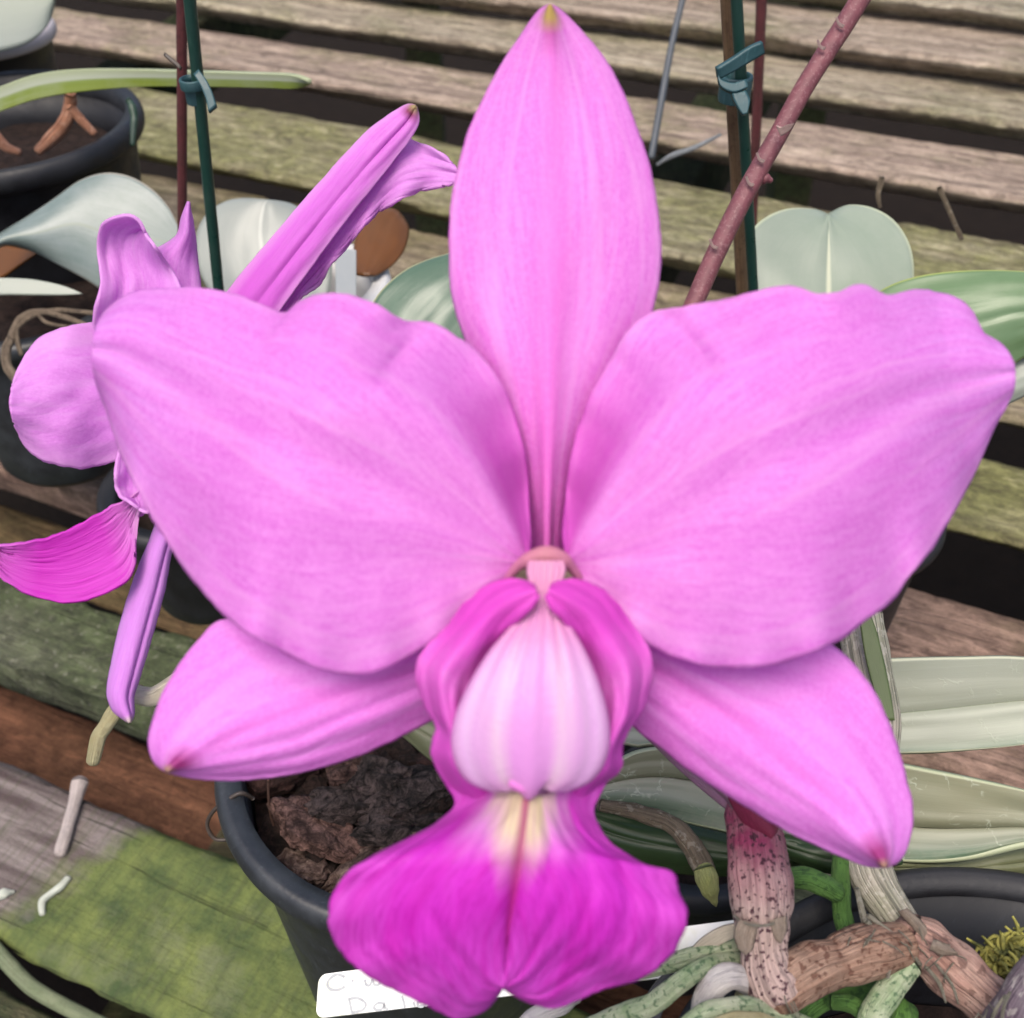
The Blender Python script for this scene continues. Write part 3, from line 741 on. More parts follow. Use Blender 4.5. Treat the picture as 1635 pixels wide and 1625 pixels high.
blade('petal', [(903, 893), (900, 850), (903, 790), (915, 715), (940, 640), (975, 572), (1010, 522), (1050, 496), (1100, 488), (1150, 481), (1200, 468), (1260, 458), (1305, 468), (1335, 467), (1375, 457), (1415, 472), (1460, 464), (1520, 474), (1550, 498), (1565, 530), (1590, 545)],
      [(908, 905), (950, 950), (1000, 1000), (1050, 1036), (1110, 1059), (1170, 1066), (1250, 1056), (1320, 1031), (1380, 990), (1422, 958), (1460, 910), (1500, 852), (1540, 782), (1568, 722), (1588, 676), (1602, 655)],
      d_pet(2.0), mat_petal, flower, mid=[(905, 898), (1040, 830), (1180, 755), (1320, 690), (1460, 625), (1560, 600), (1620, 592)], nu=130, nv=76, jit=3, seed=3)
def d_lat(sgn):
    def d(u, v):
        return .1435 - .009 * u + .004 * v * v - .0012 * math.sin(u * 5) + .0012 * math.exp(-(v / .14) ** 2) * (1 - u) + .0006 * nz(u * 4, v * 5, sgn)
    return d
blade('sepal', [(850, 930), (760, 985), (660, 1010), (540, 1015), (440, 1005), (355, 990), (310, 1032), (270, 1090), (247, 1145), (239, 1185), (248, 1215), (266, 1230)],
      [(800, 1060), (750, 1105), (690, 1146), (620, 1184), (540, 1215), (460, 1235), (380, 1244), (310, 1240), (266, 1230)],
      d_lat(1), mat_lateral, flower, mid=[(830, 1000), (700, 1060), (520, 1115), (380, 1170), (300, 1210), (266, 1230)], nu=90, nv=50, jit=2, seed=4)
blade('sepal', [(890, 930), (1000, 985), (1130, 1010), (1240, 1015), (1325, 1030), (1385, 1090), (1420, 1160), (1445, 1240), (1456, 1300), (1447, 1350), (1432, 1374), (1412, 1383)],
      [(930, 1060), (970, 1110), (1005, 1150), (1060, 1196), (1120, 1240), (1190, 1285), (1260, 1326), (1330, 1360), (1380, 1379), (1412, 1383)],
      d_lat(5), mat_lateral, flower, mid=[(910, 1000), (1060, 1080), (1200, 1170), (1330, 1270), (1395, 1350), (1412, 1383)], nu=90, nv=50, jit=2, seed=5)
# lip: neck and spreading, notched middle lobe
def d_lip(u, v):
    q = .1290 - .0085 * sm(0, .45, u) + .005 * sm(.5, 1, u)
    q += (.0042 + .004 * u) * abs(v) ** 1.7 + .0016 * math.exp(-(v / .06) ** 2) * sm(.2, .5, u)
    q += .0009 * abs(v) ** 2 * math.sin(u * 17 + v * 2) + .0006 * nz(u * 3, v * 12, 2) * sm(.1, .3, u) + .0006 * abs(v) ** 4 * math.sin(u * 46)
    return q
blade('lip', [(705, 1190), (712, 1240), (728, 1282), (700, 1315), (645, 1345), (590, 1373), (546, 1405), (527, 1448), (531, 1490), (555, 1530), (600, 1562), (650, 1588), (690, 1608), (726, 1623), (765, 1615), (786, 1598), (802, 1574)],
      [(985, 1190), (972, 1240), (946, 1292), (968, 1342), (1003, 1368), (1040, 1388), (1074, 1396), (1082, 1428), (1096, 1462), (1084, 1502), (1058, 1537), (1015, 1562), (955, 1580), (900, 1603), (872, 1606), (832, 1592), (802, 1574)],
      d_lip, mat_lip, flower, mid=[(850, 1200), (838, 1290), (826, 1380), (812, 1470), (802, 1574)], nu=120, nv=90, jit=4, seed=6, para=False)
# side lobes folding up round the column
def d_lobe(u, v):     # v=-1 outer edge, v=1 inner edge
    return .1262 - .0016 * math.sin(u * 3.1) * (1 - abs(v + .1)) + .0034 * sm(-.1, 1, -v) - .0034 * (1 - sm(.0, .3, u)) + .006 * sm(.72, 1, u) + .0006 * math.sin(u * 13 + v) * .5 + .0008 * nz(u * 6, v * 3, 8) + .0024 * sm(.3, 1, v) * sm(.08, .3, u)
blade('side_lobe', [(852, 936), (826, 924), (790, 928), (755, 950), (722, 990), (690, 1025), (664, 1062), (676, 1115), (698, 1160), (690, 1202), (712, 1248), (742, 1292), (775, 1310)],
      [(860, 950), (848, 970), (826, 990), (800, 1020), (772, 1064), (754, 1120), (752, 1185), (774, 1238), (816, 1270), (842, 1280)],
      d_lobe, mat_lobe, flower, nu=80, nv=36, jit=3, seed=7)
blade('side_lobe', [(880, 936), (898, 926), (925, 926), (970, 946), (1000, 985), (1032, 1030), (1040, 1070), (1028, 1125), (1003, 1163), (990, 1195), (988, 1228), (962, 1252), (945, 1290), (915, 1310)],
      [(872, 950), (880, 970), (898, 990), (920, 1020), (942, 1064), (956, 1120), (956, 1185), (934, 1238), (888, 1270), (860, 1280)],
      d_lobe, mat_lobe, flower, nu=80, nv=36, jit=3, seed=9)
# column: broad, flattened, three blunt lobes at the end
def column():
    prof = [(0.00, 872, 895, 28), (.06, 872, 912, 31), (.14, 870, 938, 24), (.2, 868, 958, 24), (.30, 864, 995, 46), (.42, 858, 1040, 78), (.56, 853, 1090, 104), (.70, 849, 1140, 122), (.82, 847, 1185, 127), (.92, 846, 1222, 118), (.975, 845, 1250, 96), (1.0, 845, 1264, 62)]
    n, k = 90, 64
    cs = cr([Vector((a[1], a[2], a[3])) for a in prof], n)
    vs = []; uv = []
    for i, c in enumerate(cs):
        u = i / n
        dc = .1275 - .0034 * math.sin(u * 2.6) - .0004 * u
        for j in range(k + 1):
            a = 2 * math.pi * j / k          # a = pi is the front
            v = j / k
            w = c.z
            front = -math.cos(a)
            x = c.x - w * math.sin(a)
            m = w / F * dc
            lobes = 0
            e = abs(math.sin(a))
            lobes = -.0009 * math.exp(-((e - .30) / .09) ** 2) * sm(.45, 1, u) + .0002 * math.cos(e * 20)
            y = c.y
            if u > .75:
                y += 14 * sm(.75, 1, u) * math.exp(-(e / .22) ** 2) - 10 * sm(.8, 1, u) * math.exp(-((e - .36) / .1) ** 2)
            d = dc - (m * .30 * front + lobes * max(0, front)) * (1 if front > 0 else .5)
            vs.append(P(x, y, d)); uv.append((u, v))
    fs = grid(n, k)
    base = n * (k + 1)
    fs.append(tuple(base + j for j in range(k)))
    return obj('column', vs, fs, mat_column, flower, uv)
column()
tube('column_foot', [(800, 938, .1335, 4), (824, 907, .1315, 8), (848, 892, .1300, 13), (872, 886, .1295, 15), (896, 892, .1300, 13), (916, 910, .1315, 8), (936, 940, .1335, 4)], mat_arch, flower, 40, 14, .05)
tube('anther_cap', [(806, 1232, .1248, 8), (824, 1246, .1240, 14), (840, 1251, .1238, 16), (856, 1246, .1240, 14), (872, 1232, .1248, 8)], mat_cap, flower, 24, 14, .03)

# ---- second flower, seen from the side at the left
f2 = stalk('flower', [(262, 640, .204, 14), (330, 700, .215, 14), (450, 800, .225, 13), (600, 900, .228, 12), (800, 1010, .222, 12), (980, 1120, .205, 12), (1110, 1235, .190, 13), (1195, 1300, .183, 16)], ov, orchid)
tag(f2, 'smaller lilac flower seen from the side, half behind the big one')
def dd(d0, d1, cup=.004, wav=.001, s=0.0, fr=14):
    return lambda u, v: d0 + (d1 - d0) * u + cup * v * v + wav * abs(v) * math.sin(u * fr + s) + wav * .5 * nz(u * 6, v * 4, s)
blade('petal', [(330, 640), (250, 640), (190, 590), (150, 520), (160, 450), (154, 395), (160, 362), (178, 348), (204, 343), (222, 352), (232, 372)],
      [(340, 620), (330, 580), (325, 540), (300, 500), (285, 450), (262, 415), (250, 398), (241, 385), (236, 380), (232, 372)],
      dd(.205, .196, -.004, .002, 1, 18), mat_f2, f2, nu=60, nv=36, jit=1.5, seed=11)
blade('petal', [(300, 620), (270, 560), (240, 500), (232, 440), (240, 405), (262, 392), (284, 375), (292, 345), (301, 322)],
      [(360, 620), (350, 560), (335, 510), (322, 470), (316, 430), (312, 390), (307, 355), (303, 335), (301, 322)],
      dd(.203, .198, .004, .001, 4), mat_f2, f2, nu=60, nv=30, jit=1, seed=12)
blade('petal', [(260, 640), (215, 560), (180, 520), (140, 516), (95, 526), (58, 545), (33, 583), (24, 605)],
      [(270, 690), (235, 715), (205, 730), (180, 737), (140, 747), (95, 743), (58, 728), (36, 706), (26, 682)],
      dd(.204, .190, .003, .0010, 2), mat_f2, f2, mid=[(265, 665), (180, 635), (100, 638), (15, 645)], nu=60, nv=40, jit=2.5, seed=13)
blade('petal', [(400, 560), (420, 500), (460, 440), (510, 370), (560, 300), (600, 250), (630, 225), (655, 222), (690, 236), (712, 250)],
      [(440, 560), (455, 510), (478, 480), (512, 450), (528, 420), (548, 400), (575, 368), (605, 338), (640, 318), (685, 302), (715, 296)],
      dd(.213, .200, .001, .0012, 3, 34), mat_f2, f2, mid=[(420, 560), (470, 470), (545, 385), (610, 305), (665, 272), (733, 280)], nu=80, nv=36, jit=4, seed=14)
blade('sepal', [(330, 510), (368, 460), (410, 408), (470, 338), (530, 270), (585, 212), (625, 182), (650, 168), (664, 170)],
      [(400, 560), (450, 492), (495, 430), (545, 362), (590, 305), (630, 255), (655, 222), (668, 195), (664, 170)],
      lambda u, v: .208 - .010 * u - .0010 * (1 - v * v) + .0005 * math.exp(-((v - .15) / .12) ** 2) + .0003 * nz(u * 6, v * 3), mat_f2s, f2, nu=80, nv=28, jit=1, seed=15)
blade('lip', [(235, 770), (205, 795), (180, 808), (150, 824), (110, 845), (70, 860), (30, 867), (-10, 872)],
      [(232, 800), (220, 825), (216, 870), (214, 905), (196, 932), (150, 955), (105, 962), (55, 952), (15, 932), (-10, 905), (-10, 872)],
      lambda u, v: .200 - .010 * u - .0012 * v * v + .0003 * nz(u * 5, v * 22, 3), mat_f2lip, f2, nu=60, nv=44, jit=2, seed=16)
blade('sepal', [(262, 800), (243, 855), (215, 925), (192, 1000), (178, 1065), (172, 1105), (180, 1132), (196, 1146), (207, 1153)],
      [(300, 810), (275, 872), (262, 940), (242, 1015), (224, 1075), (213, 1110), (213, 1135), (211, 1146), (207, 1153)],
      lambda u, v: .203 - .003 * u - .0030 * (1 - v * v) + .0008 * math.exp(-((v - .5) / .15) ** 2), mat_f2l, f2, nu=60, nv=24, jit=.8, seed=17)
blade('side_lobe', [(195, 700), (186, 735), (184, 765), (190, 790), (205, 800), (222, 812)],
      [(260, 690), (262, 740), (255, 780), (245, 805), (235, 818), (222, 812)],
      dd(.202, .197, -.004, .001, 5), mat_f2, f2, nu=30, nv=20, jit=1.5, seed=18)
tube('column', [(225, 720, .206, 22), (215, 770, .204, 20), (212, 795, .2025, 15), (224, 818, .2015, 8)], mat_f2, f2, 20, 14, .05)

# ---- pseudobulbs, rhizome, roots
bulb = tube('pseudobulb', [(1193, 1270, .1835, 30), (1197, 1300, .1825, 40), (1207, 1350, .181, 47), (1213, 1400, .179, 52), (1216, 1440, .178, 50), (1217, 1475, .177, 43), (1220, 1515, .176, 37), (1227, 1550, .175, 42), (1240, 1576, .174, 48)],
            bulbm, orchid, 90, 32, .08, 1, 260)
tag(bulb, 'purple-spotted stubby pseudobulb with a crimson sheath tip')
tube('sheath_rim', [(1172, 1462, .1765, 2.2), (1190, 1474, .1722, 2.2), (1216, 1478, .1713, 2.2), (1240, 1472, .1728, 2.2), (1259, 1458, .1765, 2.2)], paper, bulb, 30, 8, .1)
blade('sheath', [(1162, 1268), (1176, 1296), (1198, 1324), (1228, 1344)], [(1212, 1262), (1228, 1282), (1240, 1306), (1240, 1326)],
      lambda u, v: .1768 + .002 * v * v, petal_mat('crimson_sheath', [(0, (.30, .03, .10)), (1, (.20, .03, .06))], vein=(.12, .01, .03), seed=3, trans=.1), bulb, nu=30, nv=20)
tube('pseudobulb', [(1372, 985, .222, 36), (1385, 1060, .218, 38), (1400, 1130, .214, 36), (1407, 1200, .210, 28), (1398, 1280, .205, 26), (1385, 1350, .200, 33), (1392, 1400, .197, 36), (1425, 1455, .193, 33), (1462, 1505, .190, 28), (1478, 1520, .189, 26)],
     paper, orchid, 120, 28, .10, 4, 200)
blade('green_strip', [(1372, 985), (1380, 1040), (1392, 1090), (1405, 1130), (1420, 1150)], [(1388, 978), (1400, 1010), (1412, 1060), (1422, 1110), (1428, 1150)], lambda u, v: .2125 - .004 * u, greenm, orchid, nu=30, nv=8)
tube('rhizome', [(1236, 1586, .1735, 40), (1262, 1566, .1745, 42), (1295, 1548, .177, 42), (1330, 1538, .179, 38), (1350, 1530, .180, 42), (1385, 1520, .182, 44), (1425, 1512, .185, 38), (1450, 1508, .187, 34)], rhz, orchid, 90, 28, .10, 2, 260)
tube('rhizome', [(1452, 1490, .187, 34), (1480, 1510, .186, 42), (1520, 1545, .184, 46), (1560, 1580, .182, 42), (1600, 1615, .180, 44), (1650, 1655, .178, 46)], rhz2, orchid, 90, 28, .14, 5, 240)
tube('pseudobulb', [(1600, 1670, .172, 44), (1630, 1610, .170, 40), (1655, 1565, .169, 36), (1680, 1520, .168, 26)], spotted('purple_bulb_skin', (.09, .06, .09), (.18, .15, .17), (.40, .38, .36), .5, (1, 1, 1), 500, seed=14), orchid, 50, 24, .1, 6, 260)
for pth in ([(1368, 1420, .187, 5), (1380, 1470, .184, 6), (1386, 1500, .180, 5), (1372, 1520, .179, 3)], [(1382, 1470, .183, 5), (1410, 1500, .182, 4), (1420, 1530, .180, 4), (1418, 1560, .178, 3)],
            [(1386, 1462, .184, 4), (1420, 1488, .182, 4), (1445, 1510, .182, 3), (1470, 1540, .182, 3)], [(1384, 1480, .182, 3), (1398, 1500, .181, 3), (1440, 1530, .183, 2.5)],
            [(1480, 1545, .180, 3), (1500, 1570, .180, 3), (1510, 1600, .180, 2)], [(1495, 1540, .179, 2.5), (1520, 1572, .179, 2.5), (1530, 1602, .179, 2)],
            [(1605, 1590, .166, 3), (1590, 1612, .166, 3), (1580, 1640, .168, 3)], [(1612, 1585, .165, 3), (1602, 1610, .165, 3), (1600, 1640, .166, 3)]):
    tube('sheath_fibre', pth, paper, orchid, 24, 6, .2)
tanp = spotted('tan_papery_shred', (.46, .38, .30), (.33, .25, .20), (.2, .14, .1), .3, lines=.5, seed=44)
for pth in (([(1180, 1468), (1172, 1490), (1178, 1512), (1190, 1524)], [(1214, 1474), (1206, 1496), (1202, 1514), (1190, 1524)], .1722),
            ([(1226, 1470), (1234, 1492), (1246, 1506)], [(1256, 1462), (1256, 1484), (1246, 1506)], .1722),
            ([(1434, 1455), (1452, 1476), (1468, 1500), (1462, 1516)], [(1448, 1450), (1470, 1470), (1484, 1492), (1462, 1516)], .1835),
            ([(1490, 1500), (1512, 1508), (1530, 1522)], [(1484, 1516), (1504, 1526), (1530, 1522)], .1790)):
    blade('torn_sheath', pth[0], pth[1], lambda u, v, d=pth[2]: d + .0012 * v * v - .0010 * u, tanp, orchid, nu=20, nv=8, jit=2.5, seed=pth[2] * 99, solid=.0002)
rf = random.Random(3)
for i in range(26):
    x, y, d = rf.choice([(1440, 1500, .1815), (1500, 1540, .1795), (1380, 1500, .1785), (1250, 1590, .1695), (1590, 1610, .170), (1425, 1440, .189)])
    x += rf.uniform(-30, 30); y += rf.uniform(-20, 14); a = rf.uniform(.2, 2.6); L_ = rf.uniform(18, 46)
    tube('fibre', [(x, y, d, 1.3), (x + L_ * .5 * math.cos(a) + rf.uniform(-6, 6), y + L_ * .5 * math.sin(a), d - .0012, 1.2), (x + L_ * math.cos(a), y + L_ * math.sin(a), d + .001, .8)], paper, orchid, 12, 5, .1)
roots = [
    (root_g, [(960, 1560, .190, 13), (1040, 1545, .184, 14), (1100, 1530, .180, 15), (1150, 1515, .180, 15), (1200, 1505, .182, 14)]),
    (root_g, [(900, 1660, .182, 16), (980, 1625, .178, 17), (1045, 1600, .175, 17), (1090, 1565, .174, 16), (1130, 1542, .176, 15), (1200, 1530, .181, 14)]),
    (root_w, [(1120, 1640, .177, 22), (1128, 1600, .175, 22), (1145, 1568, .174, 22), (1175, 1558, .174, 20), (1210, 1580, .178, 18)]),
    (root_g, [(1080, 1660, .166, 17), (1120, 1622, .167, 17), (1170, 1608, .168, 16), (1220, 1612, .171, 16), (1290, 1640, .172, 15)]),
    (root_o, [(1130, 1650, .165, 14), (1165, 1632, .165, 14), (1215, 1630, .166, 13), (1260, 1650, .168, 12)]),
    (root_gr, [(1255, 1402, .194, 17), (1285, 1402, .194, 18), (1312, 1412, .193, 18), (1335, 1425, .193, 16)]),
    (root_gr, [(1344, 1360, .199, 15), (1342, 1400, .197, 15), (1344, 1450, .194, 15), (1352, 1492, .190, 15), (1358, 1530, .188, 13)]),
    (root_g, [(1450, 1540, .184, 22), (1425, 1575, .182, 22), (1400, 1610, .180, 23), (1385, 1660, .178, 22)]),
    (root_gr, [(1330, 1600, .186, 12), (1365, 1606, .184, 14), (1400, 1640, .182, 14)]),
    (root_gr, [(1425, 1600, .186, 15), (1440, 1615, .184, 17), (1430, 1650, .182, 16)]),
    (root_w, [(920, 1592, .186, 10), (890, 1606, .182, 16), (850, 1625, .180, 14), (820, 1660, .178, 12)]),
    (root_gr, [(1250, 1650, .186, 16), (1300, 1600, .190, 20), (1370, 1580, .194, 20), (1450, 1620, .196, 18)]),
    (root_o, [(1180, 1590, .182, 8), (1200, 1580, .182, 9), (1230, 1600, .182, 9)]),
    (root_gr, [(1240, 1560, .200, 20), (1300, 1580, .200, 20), (1400, 1560, .205, 20)]),
]
for i, (m_, pth) in enumerate(roots): tube('root', pth, m_, orchid, 50, 18, .12, i, 300)
tube('root', [(420, 990, .218, 12), (340, 1045, .212, 12), (275, 1092, .208, 13), (245, 1112, .207, 15), (216, 1108, .208, 15)], root_c, orchid, 40, 18, .08, 20, 240)
tube('root', [(222, 1105, .209, 14), (196, 1120, .210, 13), (182, 1138, .209, 13), (168, 1160, .208, 12), (158, 1175, .208, 12.5), (153, 1195, .207, 12), (149, 1214, .207, 11)], root_o, orchid, 40, 18, .08, 21, 240)
# leaves
lf1 = leaf_mat('silvery_leaf', [(0.0, (.42, .44, .34)), (.25, (.50, .51, .40)), (.49, (.47, .49, .38)), (.52, (.52, .54, .43)), (.85, (.52, .55, .44)), (1.0, (.24, .32, .22))], spots=(.48, .50, .42), amt=.4, scratch=.35, rough=.5, edge=(.42, .44, .32), midc=(.12, .15, .09), seed=1)
lf2 = leaf_mat('olive_silver_leaf', [(0.0, (.38, .37, .23)), (.3, (.34, .33, .21)), (.49, (.22, .22, .13)), (.52, (.42, .42, .30)), (.75, (.34, .38, .29)), (.82, (.11, .19, .11)), (1.0, (.10, .18, .10))], spots=(.36, .37, .25), amt=.5, scratch=.9, rough=.5, edge=(.34, .38, .24), midc=(.08, .09, .04), seed=2)
lf4 = leaf_mat('dark_green_leaf', (.045, .085, .03), spots=(.03, .06, .02), amt=.4, rough=.4, seed=4)
lf5 = leaf_mat('tan_green_leaf', (.26, .27, .15), spots=(.16, .18, .08), amt=.5, rough=.45, seed=5)
def ld(d0, d1, cup, keel=.0005, s=0, sag=0.0):
    return lambda u, v: d0 + (d1 - d0) * u + cup * v * v + keel * math.exp(-(v / .09) ** 2) + sag * u * u + .0006 * nz(u * 5, v * 3, s)
blade('leaf', [(930, 1140), (1040, 1095), (1200, 1062), (1415, 1052), (1530, 1049), (1640, 1050), (1760, 1075), (1850, 1125)],
      [(930, 1165), (1010, 1190), (1060, 1189), (1250, 1205), (1434, 1203), (1530, 1199), (1640, 1188), (1760, 1165), (1850, 1125)],
      ld(.250, .232, -.0015, .001), lf1, orchid, mid=[(930, 1152), (1200, 1150), (1434, 1138), (1640, 1118), (1760, 1118), (1850, 1125)], nu=90, nv=40, solid=.0012)
blade('leaf', [(925, 1262), (950, 1235), (985, 1215), (1042, 1195), (1200, 1188), (1330, 1200), (1450, 1222), (1640, 1262), (1760, 1300), (1840, 1330)],
      [(925, 1270), (950, 1283), (1000, 1292), (1080, 1310), (1155, 1327), (1300, 1358), (1440, 1375), (1540, 1372), (1640, 1348), (1760, 1335), (1840, 1330)],
      ld(.226, .206, -.0015, .001, s=4), lf2, orchid, mid=[(925, 1266), (985, 1246), (1060, 1240), (1160, 1258), (1300, 1296), (1450, 1318), (1560, 1321), (1640, 1320), (1840, 1330)], nu=110, nv=44, solid=.0012)
blade('leaf', [(600, 1110), (650, 1130), (700, 1150), (760, 1180), (800, 1230)], [(600, 1140), (650, 1178), (690, 1212), (740, 1240), (800, 1230)], ld(.246, .236, .003), lf5, orchid, nu=40, nv=20, solid=.0012)
blade('leaf', [(925, 1275), (1000, 1292), (1090, 1315), (1170, 1335), (1260, 1355), (1340, 1370)], [(925, 1330), (960, 1365), (1010, 1384), (1090, 1392), (1170, 1395), (1340, 1372)], ld(.228, .214, .004), lf4, orchid, nu=50, nv=24, solid=.0012)
blade('leaf', [(1230, 1330), (1320, 1350), (1370, 1358), (1440, 1375)], [(1240, 1355), (1300, 1385), (1360, 1392), (1440, 1375)], ld(.212, .206, .002), lf4, orchid, nu=30, nv=14, solid=.0012)
blade('leaf', [(1420, 1372), (1470, 1366), (1540, 1372), (1640, 1350), (1720, 1360)], [(1410, 1395), (1480, 1404), (1560, 1404), (1640, 1402), (1720, 1380)], ld(.214, .216, .003), lf5, orchid, nu=40, nv=16, solid=.0012)
# dry stem with a fresh green bud
deadm = spotted('dry_stem_skin', (.22, .17, .11), (.13, .10, .065), (.42, .38, .30), .4, (1, 1, 1), 500, lines=.5, seed=10)
budm = spotted('green_bud_skin', (.40, .41, .17), (.28, .30, .10), (.2, .2, .08), .3, seed=11)
st = tube('shoot', [(960, 1285, .222, 10), (1020, 1298, .219, 13), (1070, 1315, .216, 15), (1100, 1345, .213, 17), (1118, 1375, .211, 19), (1126, 1392, .210, 17)], deadm, orchid, 50, 16, .18, 3)
tube('bud', [(1124, 1388, .2098, 17), (1128, 1402, .209, 19), (1134, 1422, .208, 15), (1141, 1440, .2075, 6), (1143, 1446, .2075, 2)], budm, st, 24, 16, .06)
drym = leaf_mat('dry_strip', (.34, .30, .24), spots=(.18, .15, .12), amt=.4, rough=.6, streak=.8, seed=7, gain=1.0)
blade('dry_sheath', [(1185, 1472), (1150, 1480), (1120, 1498), (1100, 1519)], [(1190, 1488), (1160, 1502), (1130, 1518), (1104, 1521)], lambda u, v: .178 + .002 * u, drym, orchid, nu=24, nv=10)
blade('dry_sheath', [(1062, 1552), (1042, 1575), (1028, 1600), (1018, 1640)], [(1092, 1556), (1078, 1580), (1060, 1610), (1048, 1650)], lambda u, v: .188, leaf_mat('dark_strip', (.06, .06, .07), spots=(.03, .03, .035), streak=.8, rough=.4), orchid, nu=24, nv=10)

# moss tuft in the pot
mossm = MT('moss', .8, .2); mossm.col(mossm.mix(mossm.ramp(mossm.noise(mossm.mapped(), 350, 3), [(.35, 0.0), (.65, 1.0)]), (.04, .045, .015), (.30, .28, .07)))
vs = []; fs = []
rnd = random.Random(5)
for i in range(420):
    a = rnd.random() * 6.283; q = math.sqrt(rnd.random())
    px = 1618 + 55 * q * math.cos(a); py = 1552 + 50 * q * math.sin(a)
    d = .188 - .006 * (1 - q) * rnd.random()
    c = P(px, py, d); dr = Vector((rnd.uniform(-1, 1), rnd.uniform(-1, 1), rnd.uniform(-.1, 1))).normalized() * (.0012 + rnd.random() * .0014)
    c2 = c + dr; c3 = c2 + (dr * .4 + Vector((rnd.uniform(-1, 1), rnd.uniform(-1, 1), rnd.uniform(-1, .3))) * .0016)
    v, f, u = tube_geo([c, c2, c3], [.00045, .00038, .00022], 6, 5, 0, ends=False)
    k0 = len(vs); vs += v; fs += [tuple(k0 + x for x in ff) for ff in f]
tag(obj('moss', vs, fs, mossm.m), 'tuft of yellow-green moss growing in the lower right pot', 'moss', kind='stuff')

# ---- plant label lying across the pots
tagm = plastic('label_plastic', (.80, .80, .78), .35, .15, (.55, .56, .35))
def label_tag():
    TL, TR, BL = P(509, 1556, .219), P(1200, 1465, .192), P(520, 1624, .2135)
    ux = (TR - TL); L_ = ux.length; ux.normalize(); uy = (BL - TL); uy = uy - ux * uy.dot(ux); H = uy.length; uy.normalize(); nrm = ux.cross(uy).normalized()
    if nrm.dot(CAM - TL) < 0: nrm = -nrm
    t = thing('plant_label', TL, 'white plastic plant label with pencil writing lying under the magenta lip', 'plant label')
    r = H * .22; out = []
    for cx, cy, a0 in ((r, r, 180), (L_ - r, r, 270), (L_ - r, H - r, 0), (r, H - r, 90)):
        for k in range(7):
            a = R(a0 + 15 * k); out.append((cx + r * math.cos(a), cy + r * math.sin(a)))
    vs = [TL + ux * x + uy * y for x, y in out] + [TL + ux * x + uy * y - nrm * .0006 for x, y in out]
    n = len(out)
    fs = [tuple(range(n)), tuple(n + j for j in reversed(range(n)))] + [(j, n + j, n + (j + 1) % n, (j + 1) % n) for j in range(n)]
    mt = MT('label_white', .35, .4); g = mt.mapped((1, 1, 1))
    ob = mt.noise(g, 250, 5, .7)
    dirt = mt.noise(mt.mapped((1, 1, 1), (3, 0, 0)), 60, 4, .7)
    mt.col(mt.mix(mt.ramp(dirt, [(.5, 0.0), (.68, .75)]), (.80, .81, .78), mt.mix(ob, (.42, .46, .20), (.7, .7, .55))))
    obj('label_blade', vs, fs, mt.m, t, smooth=False)
    pen = MT('pencil_writing', .6, .3); pen.col(pen.mix(pen.noise(pen.mapped(), 900, 2), (.26, .27, .29), (.48, .50, .50)))
    def stroke(pts, w=.00026):
        q = cr([Vector((x, y, 0)) for x, y in pts], 30)
        v = []; 
        for i, p in enumerate(q):
            tt = (q[min(i + 1, 30)] - q[max(i - 1, 0)]).normalized(); s = Vector((-tt.y, tt.x, 0)) * w * (1 + .4 * nz(i * .7, p.x * 99, 0))
            for sgn in (1, -1):
                pp = p + s * sgn
                v.append(TL + ux * pp.x + uy * pp.y + nrm * .00012)
        return v, [(2 * i, 2 * i + 1, 2 * i + 3, 2 * i + 2) for i in range(30)]
    def px2(x, y):        # place strokes where they stand on the label
        rdir = (P(x, y, 1) - CAM); tt = (TL - CAM).dot(nrm) / rdir.dot(nrm); p = CAM + rdir * tt - TL
        return (p.dot(ux), p.dot(uy))
    letters = {
        'C': [[(551, 1560), (538, 1556), (527, 1563), (523, 1572), (529, 1580), (542, 1580), (551, 1575)]],
        'dot': [[(562, 1566), (565, 1566)]],
        'w': [[(583, 1564), (585, 1572), (591, 1573), (595, 1564), (598, 1572), (605, 1572), (610, 1563), (612, 1556)]],
        'D': [[(558, 1596), (562, 1615), (564, 1618)], [(556, 1595), (572, 1594), (584, 1602), (580, 1612), (564, 1617)]],
        'a': [[(615, 1603), (606, 1601), (598, 1606), (600, 1612), (610, 1611), (615, 1603), (614, 1608), (620, 1612)]],
        'l': [[(642, 1590), (645, 1600), (647, 1609)]],
        'i': [[(660, 1600), (663, 1607)]],
        'a2': [[(676, 1598), (668, 1600), (668, 1606), (676, 1606), (680, 1600), (682, 1607)]],
    }
    for nm, sts in letters.items():
        v_, f_ = [], []
        for s_ in sts:
            a_, b_ = stroke([px2(x, y) for x, y in s_]); k0 = len(v_); v_ += a_; f_ += [tuple(k0 + x for x in ff) for ff in b_]
        obj('letter', v_, f_, pen.m, t, smooth=False)
label_tag()

